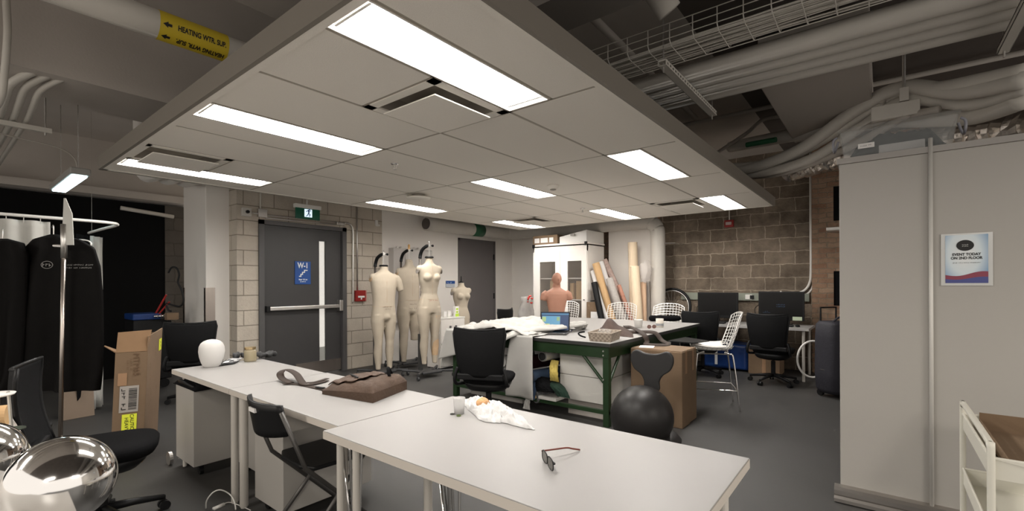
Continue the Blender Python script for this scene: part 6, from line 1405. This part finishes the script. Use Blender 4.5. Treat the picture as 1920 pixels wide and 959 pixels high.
t = thing('white_hanger', 'white plastic hanger hook beside the big garment bag', 'hanger', at(155, 455, 4.1), world=True)
MB().tube(smooth_path([at(132, 450, 4.1), at(150, 450, 4.1), at(165, 452, 4.1), at(171, 457, 4.1), at(168, 462, 4.1), at(160, 458, 4.1)]), .006, 8).build('hook', WPLAST, t, smooth=True)
# curtain track with white curtains
t = thing('curtain_track', 'white bent curtain track hanging above the garment bags', 'curtain rail', (1.0, 5.66, 1.95), world=True)
MB().tube(smooth_path([(-.9, 5.64, 1.955), (.2, 5.64, 1.955), (.9, 5.65, 1.955), (1.06, 5.68, 1.955), (1.13, 5.76, 1.955), (1.15, 5.92, 1.955), (1.13, 6.4, 1.955), (1.12, 6.95, 1.955)], 6), .014, 10).build('track', WPLAST, t, smooth=True)
for x, y in ((0.0, 5.64), (1.12, 6.8)): MB().tube([(x, y, 1.96), (x, y, 3.45)], .0015).build('hanging_wire', PIPED, t)
def curtain(label, p0, p1, z0, z1, n, amp, m, nm='curtain', cat='curtain'):
    t = thing(nm, label, cat, p0, world=True); p0 = V(p0); p1 = V(p1); d_ = (p1-p0).normalized(); s_ = V((d_.y, -d_.x, 0))
    MB().grid(lambda u, v: p0.lerp(p1, u)+s_*(amp*math.sin(u*n*2*PI)*(.6+.4*v)+.01*fbm(u*4, v*4))+V((0, 0, z1+(z0-z1)*v)), n*8, 12).build('cloth', m, t, smooth=True, solid=.003)
    return t
tc1 = curtain('gathered white curtain bunched on the track behind garment bags', (-.6, 5.66, 0), (.66, 5.66, 0), 1.2, 1.92, 9, .045, CURT)
for i in range(12): x = -.5+i*.1; MB().tube([(x, 5.66, 1.90), (x, 5.65, 1.955)], .003, 6).build('hook', STEEL, tc1)
curtain('narrow white curtain strip hanging to the floor right of garment bags', (1.08, 6.65, 0), (1.21, 6.80, 0), .03, 1.90, 2, .03, CURT)
curtain('narrow black curtain strip beside the white strip', (.95, 6.50, 0), (1.07, 6.66, 0), .03, 1.90, 1, .02, BLACKF)
t = thing('leaning_board', 'plain brown cardboard sheet standing below the garment bags', 'cardboard', (.9, 6.3, 0), world=True)
a_, b_ = onz(116, 790, 0), onz(177, 779, 0); k = MB(); k.quad(a_, b_, b_+V((0, .08, .42)), a_+V((0, .08, .42))); k.build('sheet', mat('board_brown', (.22, .165, .12), .8), t, solid=.02)
# tool cart behind the cardboard box
t = thing('tool_cart', 'dark cart with a blue lid by the black wall', 'cart', (1.75, 7.6, 0), world=True)
a_, b_ = ony(250, 600, 7.5), ony(322, 600, 7.5)
MB().box(a_.x, b_.x, 7.5, 7.9, .12, a_.z-.01).build('cart_body', BLACKP, t, bev=.01)
MB().box(a_.x-.01, b_.x-.12, 7.48, 7.9, a_.z-.01, a_.z+.07).build('blue_lid', BLUE, t, bev=.012)
for x in (a_.x+.08, b_.x-.08): MB().tube([(x, 7.52, .06), (x, 7.58, .06)], .06, 14).build('wheel', BLACKP, t)
zc = a_.z
def AT(px, py, D=6.15): return at(px, py, D)
t = thing('red_clamp', 'red metal stand leaning on the cart by the black wall', 'stand', (b_.x-.15, 7.6, zc+.01), world=True)
MB().tube([AT(290, 592), AT(312, 553)], .012).tube([AT(293, 595), AT(318, 566)], .010).build('red_bars', RED, t)
t = thing('black_hose', 'black hose looping up the grey wall beside the column', 'hose', (2.1, 7.7, 1), world=True)
MB().tube(smooth_path([AT(316, 512), AT(322, 502), AT(331, 503), AT(336, 515), AT(334, 530), AT(341, 545), AT(344, 565), AT(337, 575), AT(322, 572), AT(312, 570), AT(316, 582), AT(321, 584)]), .012, 8).build('hose', BLACKP, t, smooth=True)
t = thing('metal_parts', 'shiny metal fitting lying on the cart by the black wall', 'metal fitting', (b_.x-.1, 7.6, zc+.01), world=True)
k = MB(); q = AT(305, 593, 6.12); k.ball(q, .035, 12, 8, 1.4, 1, .6); k.ball(q+V((-.07, 0, .0)), .025, 12, 8, 1.2, 1, .7); k.build('fitting', CHROME, t, smooth=True)
t = thing('small_carton', 'small brown carton piece on the cart by the column', 'box', (b_.x-.02, 7.6, zc), world=True)
q = AT(325, 594, 6.12); MB().box(q.x-.08, q.x+.05, q.y-.04, q.y+.06, q.z-.04, q.z+.05).build('carton_body', CARD, t)
